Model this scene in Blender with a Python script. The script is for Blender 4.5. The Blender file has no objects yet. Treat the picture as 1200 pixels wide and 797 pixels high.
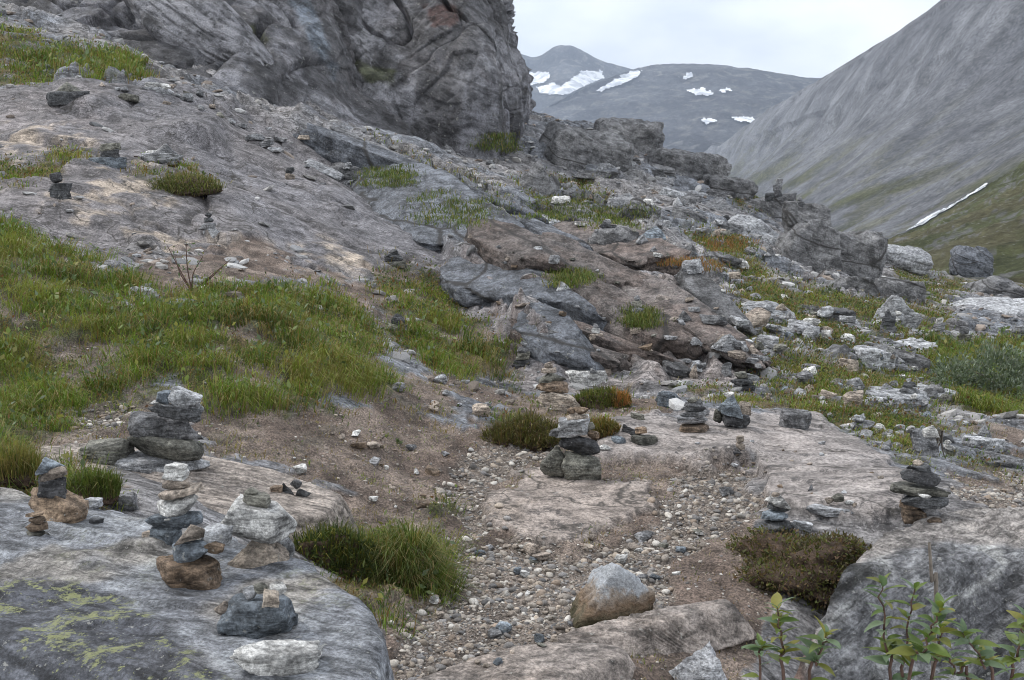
import bpy, bmesh, math, random
import numpy as np
from mathutils import Vector, Matrix, Euler
from mathutils.bvhtree import BVHTree

# ------------------------------------------------------------------ camera, sky, sun, exposure
SC = bpy.context.scene
COL = SC.collection
H = 2.3                                  # eye height above the gravel path
FPX, CX, CY, HOR = 1230.0, 600.0, 398.5, 235.0
PITCH = math.atan((CY - HOR) / FPX)
cam_d = bpy.data.cameras.new('camera'); cam = bpy.data.objects.new('camera', cam_d); COL.objects.link(cam)
cam.location = (0, 0, H); cam.rotation_euler = (math.pi/2 - PITCH, 0, 0)
cam_d.sensor_width = 36.0; cam_d.lens = 36.0 * FPX / 1200.0
cam_d.clip_start = 0.1; cam_d.clip_end = 20000
SC.camera = cam

SUN_EL, SUN_AZ = math.radians(47), math.radians(-65)     # soft light from the upper left, behind thin cloud
world = bpy.data.worlds.new('World'); SC.world = world; world.use_nodes = True
wt = world.node_tree; wt.nodes.clear()
def wn(t, **k):
    n = wt.nodes.new(t)
    for a, b in k.items(): setattr(n, a, b)
    return n
w_out = wn('ShaderNodeOutputWorld'); w_bg = wn('ShaderNodeBackground'); w_bg.inputs['Strength'].default_value = 0.078
w_sky = wn('ShaderNodeTexSky', sky_type='NISHITA', sun_disc=False)
w_sky.sun_elevation = SUN_EL; w_sky.sun_rotation = SUN_AZ; w_sky.air_density = 1.0; w_sky.dust_density = 2.0
w_tc = wn('ShaderNodeTexCoord'); w_map = wn('ShaderNodeMapping'); w_map.inputs['Scale'].default_value = (1.0, 1.0, 2.2)
w_n = wn('ShaderNodeTexNoise'); w_n.inputs['Scale'].default_value = 2.6; w_n.inputs['Detail'].default_value = 6; w_n.inputs['Roughness'].default_value = 0.55
w_r = wn('ShaderNodeValToRGB')
w_r.color_ramp.elements[0].position = 0.40; w_r.color_ramp.elements[0].color = (7.8, 8.3, 9.0, 1)
w_r.color_ramp.elements[1].position = 0.58; w_r.color_ramp.elements[1].color = (12.2, 12.3, 12.4, 1)
w_mix = wn('ShaderNodeMixRGB'); w_mix.inputs['Fac'].default_value = 0.92
L = wt.links.new
L(w_tc.outputs['Generated'], w_map.inputs['Vector']); L(w_map.outputs['Vector'], w_n.inputs['Vector'])
L(w_n.outputs['Fac'], w_r.inputs['Fac']); L(w_sky.outputs['Color'], w_mix.inputs['Color1']); L(w_r.outputs['Color'], w_mix.inputs['Color2'])
L(w_mix.outputs['Color'], w_bg.inputs['Color']); L(w_bg.outputs['Background'], w_out.inputs['Surface'])

sun_d = bpy.data.lights.new('sun', 'SUN'); sun_d.energy = 1.5; sun_d.angle = math.radians(11); sun_d.color = (1.0, 0.96, 0.9)
sun = bpy.data.objects.new('sun', sun_d); COL.objects.link(sun)
_sd = Vector((math.sin(SUN_AZ)*math.cos(SUN_EL), math.cos(SUN_AZ)*math.cos(SUN_EL), math.sin(SUN_EL)))
sun.rotation_euler = (-_sd).to_track_quat('-Z', 'Y').to_euler()

SC.view_settings.view_transform = 'Standard'; SC.view_settings.look = 'None'
SC.view_settings.exposure = 0.72; SC.view_settings.gamma = 1.0; SC.view_settings.use_curve_mapping = False
SC.render.engine = 'CYCLES'
SC.cycles.max_bounces = 4; SC.cycles.diffuse_bounces = 1; SC.cycles.glossy_bounces = 2
SC.cycles.transmission_bounces = 2; SC.cycles.transparent_max_bounces = 4; SC.cycles.volume_bounces = 0
SC.cycles.use_denoising = True; SC.cycles.filter_width = 1.0

rng = np.random.default_rng(7); random.seed(7)

# ------------------------------------------------------------------ pixel <-> place
CT, ST = math.cos(PITCH), math.sin(PITCH)
def unproj(px, py, Y):
    """place on the sight line through a photo pixel, Y metres ahead"""
    px = np.asarray(px, float); py = np.asarray(py, float); Y = np.asarray(Y, float)
    dy = FPX*CT + (CY-py)*ST; dz = -FPX*ST + (CY-py)*CT
    t = Y/dy
    return np.stack([(px-CX)*t, Y+0*px, H + dz*t], -1)
def proj(P):
    x, y, z = P[..., 0], P[..., 1], P[..., 2]-H
    d = y*CT - z*ST; u = y*ST + z*CT
    return CX + FPX*x/d, CY - FPX*u/d

# ------------------------------------------------------------------ noise (vectorised gradient noise)
_G3 = np.array([(1,1,0),(-1,1,0),(1,-1,0),(-1,-1,0),(1,0,1),(-1,0,1),(1,0,-1),(-1,0,-1),(0,1,1),(0,-1,1),(0,1,-1),(0,-1,-1),(1,1,0),(-1,1,0),(0,-1,1),(0,-1,-1)], np.float32)
_PERM = np.random.default_rng(3).permutation(4096).astype(np.int32)
def noise3(P):
    P = np.asarray(P, np.float32)
    i = np.floor(P).astype(np.int32); f = P - i
    w = f*f*f*(f*(f*6-15)+10)
    out = None
    def h(a, b, c):
        return _PERM[(_PERM[(_PERM[(i[..., 0]+a) & 4095] + i[..., 1]+b) & 4095] + i[..., 2]+c) & 4095] & 15
    def g(a, b, c):
        G = _G3[h(a, b, c)]
        return G[..., 0]*(f[..., 0]-a) + G[..., 1]*(f[..., 1]-b) + G[..., 2]*(f[..., 2]-c)
    wx, wy, wz = w[..., 0], w[..., 1], w[..., 2]
    def lx(b, c):
        a0 = g(0, b, c); return a0 + wx*(g(1, b, c)-a0)
    def ly(c):
        a0 = lx(0, c); return a0 + wy*(lx(1, c)-a0)
    a0 = ly(0)
    return a0 + wz*(ly(1)-a0)
def noise2(x, y):
    ix = np.floor(x).astype(np.int32); iy = np.floor(y).astype(np.int32); fx = (x-ix).astype(np.float32); fy = (y-iy).astype(np.float32)
    wx = fx*fx*fx*(fx*(fx*6-15)+10); wy = fy*fy*fy*(fy*(fy*6-15)+10)
    def g(a, b):
        k = _PERM[(_PERM[(ix+a) & 4095] + iy+b) & 4095]*(2*math.pi/4096)
        return np.cos(k)*(fx-a) + np.sin(k)*(fy-b)
    a = g(0,0); a = a + wx*(g(1,0)-a); b = g(0,1); b = b + wx*(g(1,1)-b)
    return (a + wy*(b-a))*1.4
def fbm2(x, y, o=4, gain=0.5, seed=0.0):
    s = 0; a = 1.0; k = 1.0
    for j in range(o):
        s = s + a*noise2(x*k + seed + 17.3*j, y*k - seed + 9.1*j); a *= gain; k *= 2.03
    return s
def fbm3(P, o=4, gain=0.5, seed=0.0):
    s = 0; a = 1.0; k = 1.0
    for j in range(o):
        s = s + a*noise3(P*k + (seed + 7.7*j)); a *= gain; k *= 2.03
    return s
def _h(a, b, c=None):
    k = _PERM[(_PERM[a & 4095] + b) & 4095]
    return k if c is None else _PERM[(k + c) & 4095]
def vor2(x, y):
    """cell noise: F1, F2, three random numbers per cell, offset from the cell's heart"""
    ix = np.floor(x).astype(np.int32); iy = np.floor(y).astype(np.int32)
    f1 = np.full(x.shape, 9.0); f2 = f1.copy(); hid = np.zeros(x.shape, np.int32); ox = f1*0; oy = f1*0
    for a in (-1, 0, 1):
        for b in (-1, 0, 1):
            k = _h(ix+a, iy+b); px = ix+a+0.1+0.8*k/4096; py = iy+b+0.1+0.8*_PERM[(k+77) & 4095]/4096
            d = np.hypot(x-px, y-py); n = d < f1; f2 = np.where(n, f1, np.minimum(f2, d)); hid = np.where(n, k, hid); ox = np.where(n, x-px, ox); oy = np.where(n, y-py, oy); f1 = np.where(n, d, f1)
    return f1, f2, _PERM[(hid+5) & 4095]/4096, _PERM[(hid+501) & 4095]/4096, _PERM[(hid+1907) & 4095]/4096, ox, oy
def vor3(P):
    i = np.floor(P).astype(np.int32); f1 = np.full(len(P), 9.0); f2 = f1.copy(); hid = np.zeros(len(P), np.int32)
    for a in (-1, 0, 1):
        for b in (-1, 0, 1):
            for c in (-1, 0, 1):
                k = _h(i[:, 0]+a, i[:, 1]+b, i[:, 2]+c)
                q = np.stack([i[:, 0]+a+.1+.8*k/4096, i[:, 1]+b+.1+.8*_PERM[(k+77) & 4095]/4096, i[:, 2]+c+.1+.8*_PERM[(k+991) & 4095]/4096], -1)
                d = np.linalg.norm(P-q, axis=1); n = d < f1; f2 = np.where(n, f1, np.minimum(f2, d)); hid = np.where(n, k, hid); f1 = np.where(n, d, f1)
    return f1, f2, _PERM[(hid+5) & 4095]/4096
def sst(a, b, x):
    t = np.clip((x-a)/(b-a), 0, 1); return t*t*(3-2*t)
def steps(q, sharp=0.15):
    f = q - np.floor(q); return sst(0, sharp, f) - f

# ------------------------------------------------------------------ mesh helpers
def mk(name, V, F, mat=None, parent=None, col=None, attrs=None, smooth=True, link=True):
    """numpy verts + face array (n x 3 or n x 4) -> one linked mesh object"""
    me = bpy.data.meshes.new(name); V = np.ascontiguousarray(V, np.float32); F = np.ascontiguousarray(F, np.int32)
    me.vertices.add(len(V)); me.vertices.foreach_set('co', V.ravel())
    n, k = F.shape
    me.loops.add(n*k); me.loops.foreach_set('vertex_index', F.ravel())
    me.polygons.add(n); me.polygons.foreach_set('loop_start', np.arange(0, n*k, k, dtype=np.int32))
    me.polygons.foreach_set('use_smooth', np.full(n, smooth))
    me.update(calc_edges=True)
    if col is not None:
        a = me.attributes.new('Col', 'FLOAT_COLOR', 'POINT'); c = np.ones((len(V), 4), np.float32); c[:, :3] = col
        a.data.foreach_set('color', c.ravel())
    for nm, v in (attrs or {}).items():
        a = me.attributes.new(nm, 'FLOAT', 'POINT'); a.data.foreach_set('value', np.ascontiguousarray(v, np.float32).ravel())
    if mat: me.materials.append(mat)
    if not link: return me
    o = bpy.data.objects.new(name, me); COL.objects.link(o)
    if parent: o.parent = parent
    return o
def grid_faces(nu, nv):
    i = np.arange((nu-1)*nv).reshape(nu-1, nv)[:, :-1]
    return np.stack([i, i+1, i+nv+1, i+nv], -1).reshape(-1, 4)
def tag(o, label=None, cat=None, group=None, kind=None):
    if label: o['label'] = label
    if cat: o['category'] = cat
    if group: o['group'] = group
    if kind: o['kind'] = kind
    return o
def empty(name, loc, rz=0.0):
    o = bpy.data.objects.new(name, None); o.empty_display_size = 0.1; COL.objects.link(o)
    o.location = loc; o.rotation_euler = (0, 0, rz); return o
def put(name, me, loc, rot=(0,0,0), scale=(1,1,1), parent=None, mat=None):
    o = bpy.data.objects.new(name, me); COL.objects.link(o)
    o.location = loc; o.rotation_euler = rot; o.scale = scale
    if parent is not None:
        o.parent = parent
        o.location = Vector(loc) - Vector(parent.location)
    if mat is not None:
        o.material_slots[0].link = 'OBJECT'; o.material_slots[0].material = mat
    return o

# ------------------------------------------------------------------ materials
class NT:
    def __init__(s, name):
        s.m = bpy.data.materials.new(name); s.m.use_nodes = True; s.t = s.m.node_tree; s.t.nodes.clear()
        s.out = s.t.nodes.new('ShaderNodeOutputMaterial')
    def n(s, ty, ins=None, **k):
        x = s.t.nodes.new('ShaderNode'+ty)
        for a, b in k.items(): setattr(x, a, b)
        for a, b in (ins or {}).items():
            if hasattr(b, 'is_output'): s.t.links.new(b, x.inputs[a])
            else: x.inputs[a].default_value = b
        return x
    def noise(s, vec, scale, detail=4, rough=0.55, dist=0.0):
        return s.n('TexNoise', {'Vector': vec, 'Scale': scale, 'Detail': detail, 'Roughness': rough, 'Distortion': dist}).outputs['Fac']
    def ramp(s, fac, *st):
        r = s.n('ValToRGB', {'Fac': fac}); e = r.color_ramp.elements
        while len(e) < len(st): e.new(0.5)
        for q, (p, c) in zip(e, st):
            q.position = p; q.color = (c, c, c, 1) if not hasattr(c, '__len__') else (*c[:3], 1)
        return r.outputs['Color']
    def mix(s, fac, a, b, mode='MIX'):
        x = s.n('MixRGB', {'Fac': fac, 'Color1': a, 'Color2': b}, blend_type=mode); return x.outputs['Color']
    def math(s, op, a, b=0.0):
        return s.n('Math', {0: a, 1: b}, operation=op).outputs[0]
    def maprange(s, v, a, b, c, d):
        return s.n('MapRange', {'Value': v, 'From Min': a, 'From Max': b, 'To Min': c, 'To Max': d}).outputs[0]
def C4(c): return (c[0], c[1], c[2], 1)

def rock_material(name, base=None, alt=None, spot=0.25, streak=(1.2, 1.2, 7.0), rot=(0, 0, 0), scale=1.0, bump=0.75, lichen=None, use_attr=False, rough=0.8, attr_lichen=False, vary=0.35, cracks=0.0):
    """weathered schist: colour clouds, foliation streaks, mineral speckle, optional crusty lichen"""
    m = NT(name)
    pos = m.n('NewGeometry').outputs['Position']
    oi = m.n('ObjectInfo')
    off = m.n('VectorMath', {0: pos, 1: m.n('CombineXYZ', {0: m.math('MULTIPLY', oi.outputs['Random'], 37.0), 1: m.math('MULTIPLY', oi.outputs['Random'], 91.0), 2: 0.0}).outputs[0]}, operation='ADD').outputs[0]
    mp = m.n('Mapping', {'Vector': off, 'Rotation': rot, 'Scale': tuple(1/(scale*q) for q in streak)}, vector_type='TEXTURE').outputs[0]
    big = m.noise(off, 1.7*scale, 5, 0.6)
    med = m.noise(off, 9.0*scale, 9, 0.72)
    fine = m.noise(off, max(60.0*scale, 26.0), 6, 0.8)
    stk = m.noise(mp, 6.0, 10, 0.7, 0.4)
    if use_attr:
        c0 = m.n('Attribute', attribute_name='Col').outputs['Color']; c1 = m.mix(1.0, c0, (0.72, 0.72, 0.74, 1), 'MULTIPLY')
    else:
        c0, c1 = C4(base), C4(alt)
    c = m.mix(m.ramp(big, (0.35, 0.0), (0.65, 1.0)), c0, c1)
    c = m.mix(1.0, c, m.ramp(stk, (0.40, 0.5), (0.47, 0.92), (0.57, 1.35)) if scale > 0.5 else m.ramp(stk, (0.40, 0.6), (0.46, 0.96), (0.58, 1.22)), 'MULTIPLY')
    if scale < 0.5:
        pat = m.noise(off, 1.1, 12, 0.8); c = m.mix(m.math('MULTIPLY', m.ramp(pat, (0.535, 0.0), (0.56, 1.0)), 0.45), c, (0.06, 0.06, 0.063, 1))
    c = m.mix(1.0, c, m.ramp(med, (0.40, 0.52), (0.49, 0.96), (0.58, 1.38)), 'MULTIPLY')
    c = m.mix(1.0, c, m.ramp(fine, (0.40, 0.58), (0.5, 1.0), (0.59, 1.42)), 'MULTIPLY')
    # dark crustose lichen freckles
    lf = m.noise(off, 22.0*scale, 3, 0.75)
    c = m.mix(m.math('MULTIPLY', m.ramp(lf, (0.60, 0.0), (0.66, 1.0)), spot), c, (0.035, 0.036, 0.038, 1))
    # pale lichen freckles
    lw = m.noise(m.n('VectorMath', {0: off, 1: (5.2, 3.1, 8.8)}, operation='ADD').outputs[0], 30.0*scale, 3, 0.7)
    c = m.mix(m.math('MULTIPLY', m.ramp(lw, (0.64, 0.0), (0.69, 1.0)), 0.55), c, (0.46, 0.46, 0.43, 1))
    if lichen:
        la = m.noise(off, lichen[1]*scale, 6, 0.72, 0.3); lb = m.noise(off, 34*scale, 3, 0.7)
        lm = m.ramp(m.math('ADD', la, m.math('MULTIPLY', lb, 0.25)), (lichen[2], 0.0), (lichen[2]+0.03, 1.0))
        lm = m.math('MULTIPLY', lm, m.ramp(m.noise(off, 26*scale, 5, 0.8), (0.40, 0.0), (0.52, 1.0)))
        if attr_lichen: lm = m.math('MULTIPLY', lm, m.n('Attribute', attribute_name='lichen').outputs['Fac'])
        c = m.mix(m.math('MULTIPLY', lm, 0.85), c, m.mix(lb, C4([q*0.6 for q in lichen[0]]), C4([min(1, q*1.3) for q in lichen[0]])))
    v = m.maprange(oi.outputs['Random'], 0, 1, 1-vary, 1+vary)
    c = m.mix(1.0, c, m.n('CombineColor', {0: v, 1: v, 2: v}).outputs[0], 'MULTIPLY')
    hgt = m.math('ADD', m.math('MULTIPLY', stk, 1.0), m.math('ADD', m.math('MULTIPLY', med, 1.0), m.math('MULTIPLY', fine, 0.3)))
    if cracks:
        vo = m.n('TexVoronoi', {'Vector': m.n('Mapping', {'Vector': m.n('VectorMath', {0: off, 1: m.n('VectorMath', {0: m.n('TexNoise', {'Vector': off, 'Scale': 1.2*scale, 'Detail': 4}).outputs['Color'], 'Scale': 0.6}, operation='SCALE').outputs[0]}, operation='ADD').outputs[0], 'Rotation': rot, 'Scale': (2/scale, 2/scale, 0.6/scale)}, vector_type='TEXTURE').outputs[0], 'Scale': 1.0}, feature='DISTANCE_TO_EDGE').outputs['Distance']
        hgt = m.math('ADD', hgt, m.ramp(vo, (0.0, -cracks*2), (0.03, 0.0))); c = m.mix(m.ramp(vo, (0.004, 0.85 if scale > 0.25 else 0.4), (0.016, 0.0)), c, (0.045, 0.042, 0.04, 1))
    b = m.n('Bump', {'Height': hgt, 'Strength': bump, 'Distance': 0.05/scale})
    p = m.n('BsdfPrincipled', {'Base Color': c, 'Roughness': rough, 'Normal': b.outputs[0], 'Specular IOR Level': 0.3})
    m.t.links.new(p.outputs[0], m.out.inputs[0]); return m.m

def leaf_material(name, base=None, alt=None, attr=False, rough=0.55, trans=0.35):
    m = NT(name); oi = m.n('ObjectInfo').outputs['Random']
    if attr: c = m.n('Attribute', attribute_name='Col').outputs['Color']
    else:
        c = m.mix(oi, C4(base), C4(alt))
        c = m.mix(m.noise(m.n('NewGeometry').outputs['Position'], 120, 3, 0.6), m.mix(1.0, c, (0.75, 0.78, 0.75, 1), 'MULTIPLY'), m.mix(1.0, c, (1.2, 1.2, 1.15, 1), 'MULTIPLY'))
    d = m.n('BsdfPrincipled', {'Base Color': c, 'Roughness': rough, 'Specular IOR Level': 0.35})
    t = m.n('BsdfTranslucent', {'Color': m.mix(1.0, c, (1.1, 1.25, 0.7, 1), 'MULTIPLY')})
    s = m.n('MixShader', {0: trans, 1: d.outputs[0], 2: t.outputs[0]})
    m.t.links.new(s.outputs[0], m.out.inputs[0]); return m.m

M = {}
M['ground'] = None
def ground_material():
    m = NT('ground'); pos = m.n('NewGeometry').outputs['Position']
    c = m.n('Attribute', attribute_name='Col').outputs['Color']; rk = m.n('Attribute', attribute_name='rk').outputs['Fac']
    mp = m.n('Mapping', {'Vector': pos, 'Rotation': (0.2, 0.1, -0.2), 'Scale': (1.8, 0.38, 0.25)}, vector_type='TEXTURE').outputs[0]
    stk = m.noise(mp, 2.4, 10, 0.72, 0.5); med = m.noise(pos, 3.3, 10, 0.74); fine = m.noise(pos, 30, 7, 0.8); soilf = m.noise(pos, 60, 6, 0.8)
    mp2 = m.n('Mapping', {'Vector': pos, 'Rotation': (0.15, 0.1, -0.2), 'Scale': (0.9, 0.06, 0.05)}, vector_type='TEXTURE').outputs[0]
    thin = m.noise(mp2, 1.6, 5, 0.7, 0.3)
    rc = m.mix(1.0, c, m.ramp(stk, (0.40, 0.58), (0.48, 0.98), (0.58, 1.3)), 'MULTIPLY')
    rc = m.mix(1.0, rc, m.ramp(thin, (0.40, 0.5), (0.46, 0.98), (0.6, 1.2)), 'MULTIPLY')
    rc = m.mix(m.math('MULTIPLY', m.n('Attribute', attribute_name='sm').outputs['Fac'], 0.8), rc, c)
    rc = m.mix(1.0, rc, m.ramp(med, (0.41, 0.6), (0.5, 1.0), (0.58, 1.3)), 'MULTIPLY')
    rc = m.mix(1.0, rc, m.ramp(fine, (0.41, 0.6), (0.5, 1.0), (0.58, 1.4)), 'MULTIPLY')
    lf = m.noise(pos, 6.5, 8, 0.85, 0.3); lg = m.noise(pos, 0.5, 4, 0.6)
    rc = m.mix(m.math('MULTIPLY', m.ramp(m.math('ADD', lf, m.math('MULTIPLY', lg, 0.3)), (0.70, 0.0), (0.735, 1.0)), 0.7), rc, (0.042, 0.040, 0.042, 1))
    lw = m.noise(m.n('VectorMath', {0: pos, 1: (5.2, 3.1, 8.8)}, operation='ADD').outputs[0], 8.0, 6, 0.8)
    rc = m.mix(m.math('MULTIPLY', m.ramp(lw, (0.60, 0.0), (0.66, 1.0)), 0.4), rc, (0.40, 0.40, 0.39, 1))
    sc = m.mix(1.0, c, m.ramp(med, (0.41, 0.6), (0.5, 1.0), (0.59, 1.4)), 'MULTIPLY')
    sc = m.mix(1.0, sc, m.ramp(soilf, (0.41, 0.4), (0.5, 0.95), (0.6, 1.8)), 'MULTIPLY')
    cc = m.mix(rk, sc, rc)
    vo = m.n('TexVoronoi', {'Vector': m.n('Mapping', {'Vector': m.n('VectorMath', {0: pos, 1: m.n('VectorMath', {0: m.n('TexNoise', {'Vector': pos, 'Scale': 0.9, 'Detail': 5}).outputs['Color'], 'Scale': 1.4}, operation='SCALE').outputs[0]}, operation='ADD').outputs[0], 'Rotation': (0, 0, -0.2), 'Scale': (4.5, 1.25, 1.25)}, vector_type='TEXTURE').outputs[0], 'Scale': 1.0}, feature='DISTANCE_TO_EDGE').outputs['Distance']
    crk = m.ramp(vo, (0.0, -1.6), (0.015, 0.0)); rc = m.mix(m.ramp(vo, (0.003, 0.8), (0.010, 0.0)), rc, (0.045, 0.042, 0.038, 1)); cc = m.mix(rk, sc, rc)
    hr = m.math('ADD', m.math('ADD', m.math('MULTIPLY', stk, 0.8), m.math('ADD', m.math('MULTIPLY', thin, 0.45), m.math('ADD', m.math('MULTIPLY', med, 0.4), m.math('MULTIPLY', fine, 0.12)))), crk)
    hs = m.math('ADD', m.math('MULTIPLY', med, 0.4), m.math('ADD', m.math('MULTIPLY', fine, 0.25), m.math('MULTIPLY', soilf, 0.14)))
    hh = m.math('ADD', m.math('MULTIPLY', rk, hr), m.math('MULTIPLY', m.math('SUBTRACT', 1.0, rk), hs))
    b = m.n('Bump', {'Height': hh, 'Strength': 0.6, 'Distance': 0.08})
    p = m.n('BsdfPrincipled', {'Base Color': cc, 'Roughness': 0.85, 'Normal': b.outputs[0], 'Specular IOR Level': 0.25})
    m.t.links.new(p.outputs[0], m.out.inputs[0]); return m.m
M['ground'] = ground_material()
M['grey'] = rock_material('grey_rock', (0.25, 0.25, 0.26), (0.18, 0.185, 0.195))
M['blue'] = rock_material('blue_grey_rock', (0.195, 0.225, 0.255), (0.13, 0.15, 0.175))
M['dark'] = rock_material('dark_rock', (0.095, 0.10, 0.105), (0.065, 0.065, 0.07), vary=0.25)
M['brown'] = rock_material('brown_rock', (0.23, 0.17, 0.12), (0.15, 0.115, 0.09))
M['orange'] = rock_material('rusty_rock', (0.30, 0.21, 0.14), (0.22, 0.175, 0.14))
M['tip'] = None
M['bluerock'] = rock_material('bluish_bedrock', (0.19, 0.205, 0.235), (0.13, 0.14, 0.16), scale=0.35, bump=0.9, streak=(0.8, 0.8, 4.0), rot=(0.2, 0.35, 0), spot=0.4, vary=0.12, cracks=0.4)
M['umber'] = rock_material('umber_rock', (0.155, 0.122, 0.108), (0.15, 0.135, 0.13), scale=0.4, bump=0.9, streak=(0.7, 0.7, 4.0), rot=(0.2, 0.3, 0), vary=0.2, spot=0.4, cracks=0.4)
M['tan'] = rock_material('tan_rock', (0.36, 0.31, 0.26), (0.26, 0.22, 0.19))
M['white'] = rock_material('pale_rock', (0.57, 0.565, 0.55), (0.42, 0.42, 0.415), vary=0.15, spot=0.15)
M['olive'] = rock_material('olive_grey_rock', (0.20, 0.195, 0.165), (0.145, 0.145, 0.13))
M['pale'] = rock_material('light_grey_rock', (0.36, 0.37, 0.385), (0.26, 0.265, 0.28), vary=0.25)
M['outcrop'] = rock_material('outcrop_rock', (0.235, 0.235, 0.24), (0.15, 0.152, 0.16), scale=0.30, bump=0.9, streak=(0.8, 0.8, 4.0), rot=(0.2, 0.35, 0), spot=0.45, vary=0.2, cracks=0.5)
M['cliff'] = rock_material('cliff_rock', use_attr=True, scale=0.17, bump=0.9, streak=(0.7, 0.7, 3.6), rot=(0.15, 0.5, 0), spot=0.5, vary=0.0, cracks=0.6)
M['boulder'] = rock_material('lichened_boulder_rock', use_attr=True, scale=1.3, bump=0.7, streak=(0.6, 2.6, 2.4), rot=(0.1, 0.1, -0.45), lichen=((0.30, 0.32, 0.15), 4.2, 0.648), attr_lichen=True, spot=0.35, vary=0.0)
M['ledge'] = rock_material('striped_ledge_rock', use_attr=True, scale=0.8, bump=0.8, streak=(0.6, 2.0, 5.5), rot=(0.0, -0.5, 0.0), spot=0.45, vary=0.0)
M['pink'] = rock_material('pinkish_grey_rock', (0.30, 0.255, 0.225), (0.22, 0.195, 0.18), scale=0.8, bump=0.6, streak=(1.2, 2.0, 2.6), rot=(0, 0, 0.35), vary=0.0)
M['slab'] = rock_material('striped_slab_rock', (0.35, 0.305, 0.27), (0.25, 0.22, 0.20), scale=0.8, bump=0.7, streak=(0.5, 5.0, 6.0), rot=(0, 0, -0.12), vary=0.0)

# ------------------------------------------------------------------ regions of the ground, traced as outlines
GX0, GX1, GY0, GY1, GS = -320, 1520, -60, 1060, 4
_gx, _gy = np.meshgrid(np.arange(GX0, GX1+1, GS, dtype=np.float32), np.arange(GY0, GY1+1, GS, dtype=np.float32))
def poly_sd(poly):
    """signed distance raster (px, positive inside)"""
    d = np.full(_gx.shape, 1e9, np.float32); ins = np.zeros(_gx.shape, bool)
    n = len(poly)
    for i in range(n):
        (x0, y0), (x1, y1) = poly[i], poly[(i+1) % n]
        ex, ey = x1-x0, y1-y0; l2 = ex*ex+ey*ey+1e-6
        t = np.clip(((_gx-x0)*ex+(_gy-y0)*ey)/l2, 0, 1)
        d = np.minimum(d, (_gx-x0-t*ex)**2 + (_gy-y0-t*ey)**2)
        c = (y0 > _gy) != (y1 > _gy)
        if abs(ey) > 1e-6: ins ^= c & (_gx < ex*(_gy-y0)/ey + x0)
    d = np.sqrt(d); return np.where(ins, d, -d)
def raster(polys):
    r = None
    for p in polys:
        q = poly_sd(p); r = q if r is None else np.maximum(r, q)
    return r
def sample(r, px, py):
    fx = np.clip((px-GX0)/GS, 0, r.shape[1]-1.001); fy = np.clip((py-GY0)/GS, 0, r.shape[0]-1.001)
    ix = fx.astype(int); iy = fy.astype(int); a = fx-ix; b = fy-iy
    return (r[iy, ix]*(1-a)+r[iy, ix+1]*a)*(1-b) + (r[iy+1, ix]*(1-a)+r[iy+1, ix+1]*a)*b

R_grass = raster([
    [(-320,230),(0,262),(60,290),(120,318),(160,340),(215,352),(280,345),(340,330),(385,338),(425,360),(450,400),(470,440),(470,470),(520,474),(555,498),(480,500),(400,486),(330,492),(262,484),(205,470),(165,500),(70,520),(45,570),(0,590),(-320,640)],
    [(432,326),(470,313),(522,320),(528,362),(560,375),(603,412),(597,442),(540,438),(480,420),(455,395),(440,350)],
    [(60,520),(130,560),(160,590),(60,600)],
    [(340,600),(400,610),(430,650),(470,610),(515,600),(535,640),(520,700),(470,745),(440,730),(380,680)],
    [(-320,10),(0,28),(60,50),(110,62),(160,80),(172,98),(130,100),(90,92),(40,100),(0,95),(-320,100)],
    [(-100,190),(30,185),(70,178),(100,180),(60,210),(20,232),(-100,240)],
    [(155,200),(180,190),(215,194),(256,212),(250,222),(200,220),(165,212)],
    [(470,215),(520,218),(575,235),(590,262),(560,278),(510,258),(480,240)],
    [(605,222),(650,238),(700,235),(758,262),(735,300),(690,265),(650,270),(615,250)],
    [(560,480),(610,470),(660,478),(655,500),(600,520),(565,512)],
    [(672,455),(700,446),(735,452),(738,470),(690,474)], [(690,486),(722,488),(724,510),(695,508)],
    [(790,448),(835,455),(905,470),(900,488),(850,470),(800,465)],
    [(870,335),(1000,352),(1100,360),(1115,480),(1070,545),(960,505),(880,450),(850,385)],
    [(860,320),(925,335),(1000,360),(1100,372),(1110,400),(1090,430),(1110,470),(1060,480),(1000,440),(930,410),(880,370)],
    [(1090,400),(1350,400),(1350,520),(1200,500),(1140,500),(1080,470)],
    [(930,470),(990,470),(1060,500),(1070,545),(1010,530),(950,500)],
    [(1110,530),(1350,550),(1350,572),(1180,560),(1120,548)],
    [(800,270),(870,285),(905,330),(870,350),(830,310)],
    [(1030,350),(1110,350),(1110,385),(1040,385)], [(1040,320),(1330,320),(1330,348),(1060,350)],
    [(230,480),(400,496),(400,545),(300,540),(250,520)],
    [(560,155),(605,160),(600,180),(565,180)], [(860,228),(915,235),(900,248),(868,246)],
    [(640,215),(690,210),(700,228),(660,230)], [(430,190),(470,200),(500,225),(460,225)],
])
R_lush = raster([
    [(-320,262),(0,270),(130,325),(180,350),(280,352),(380,345),(420,380),(455,440),(450,480),(330,480),(200,462),(100,470),(0,560),(-320,600)],
    [(480,365),(603,412),(597,442),(480,425)], [(345,605),(400,620),(440,650),(515,605),(530,650),(500,710),(460,735),(400,680)],
    [(1090,405),(1350,405),(1350,490),(1110,480)], [(80,540),(140,560),(150,590),(70,590)], [(0,60),(170,75),(172,98),(60,100)]])
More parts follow.
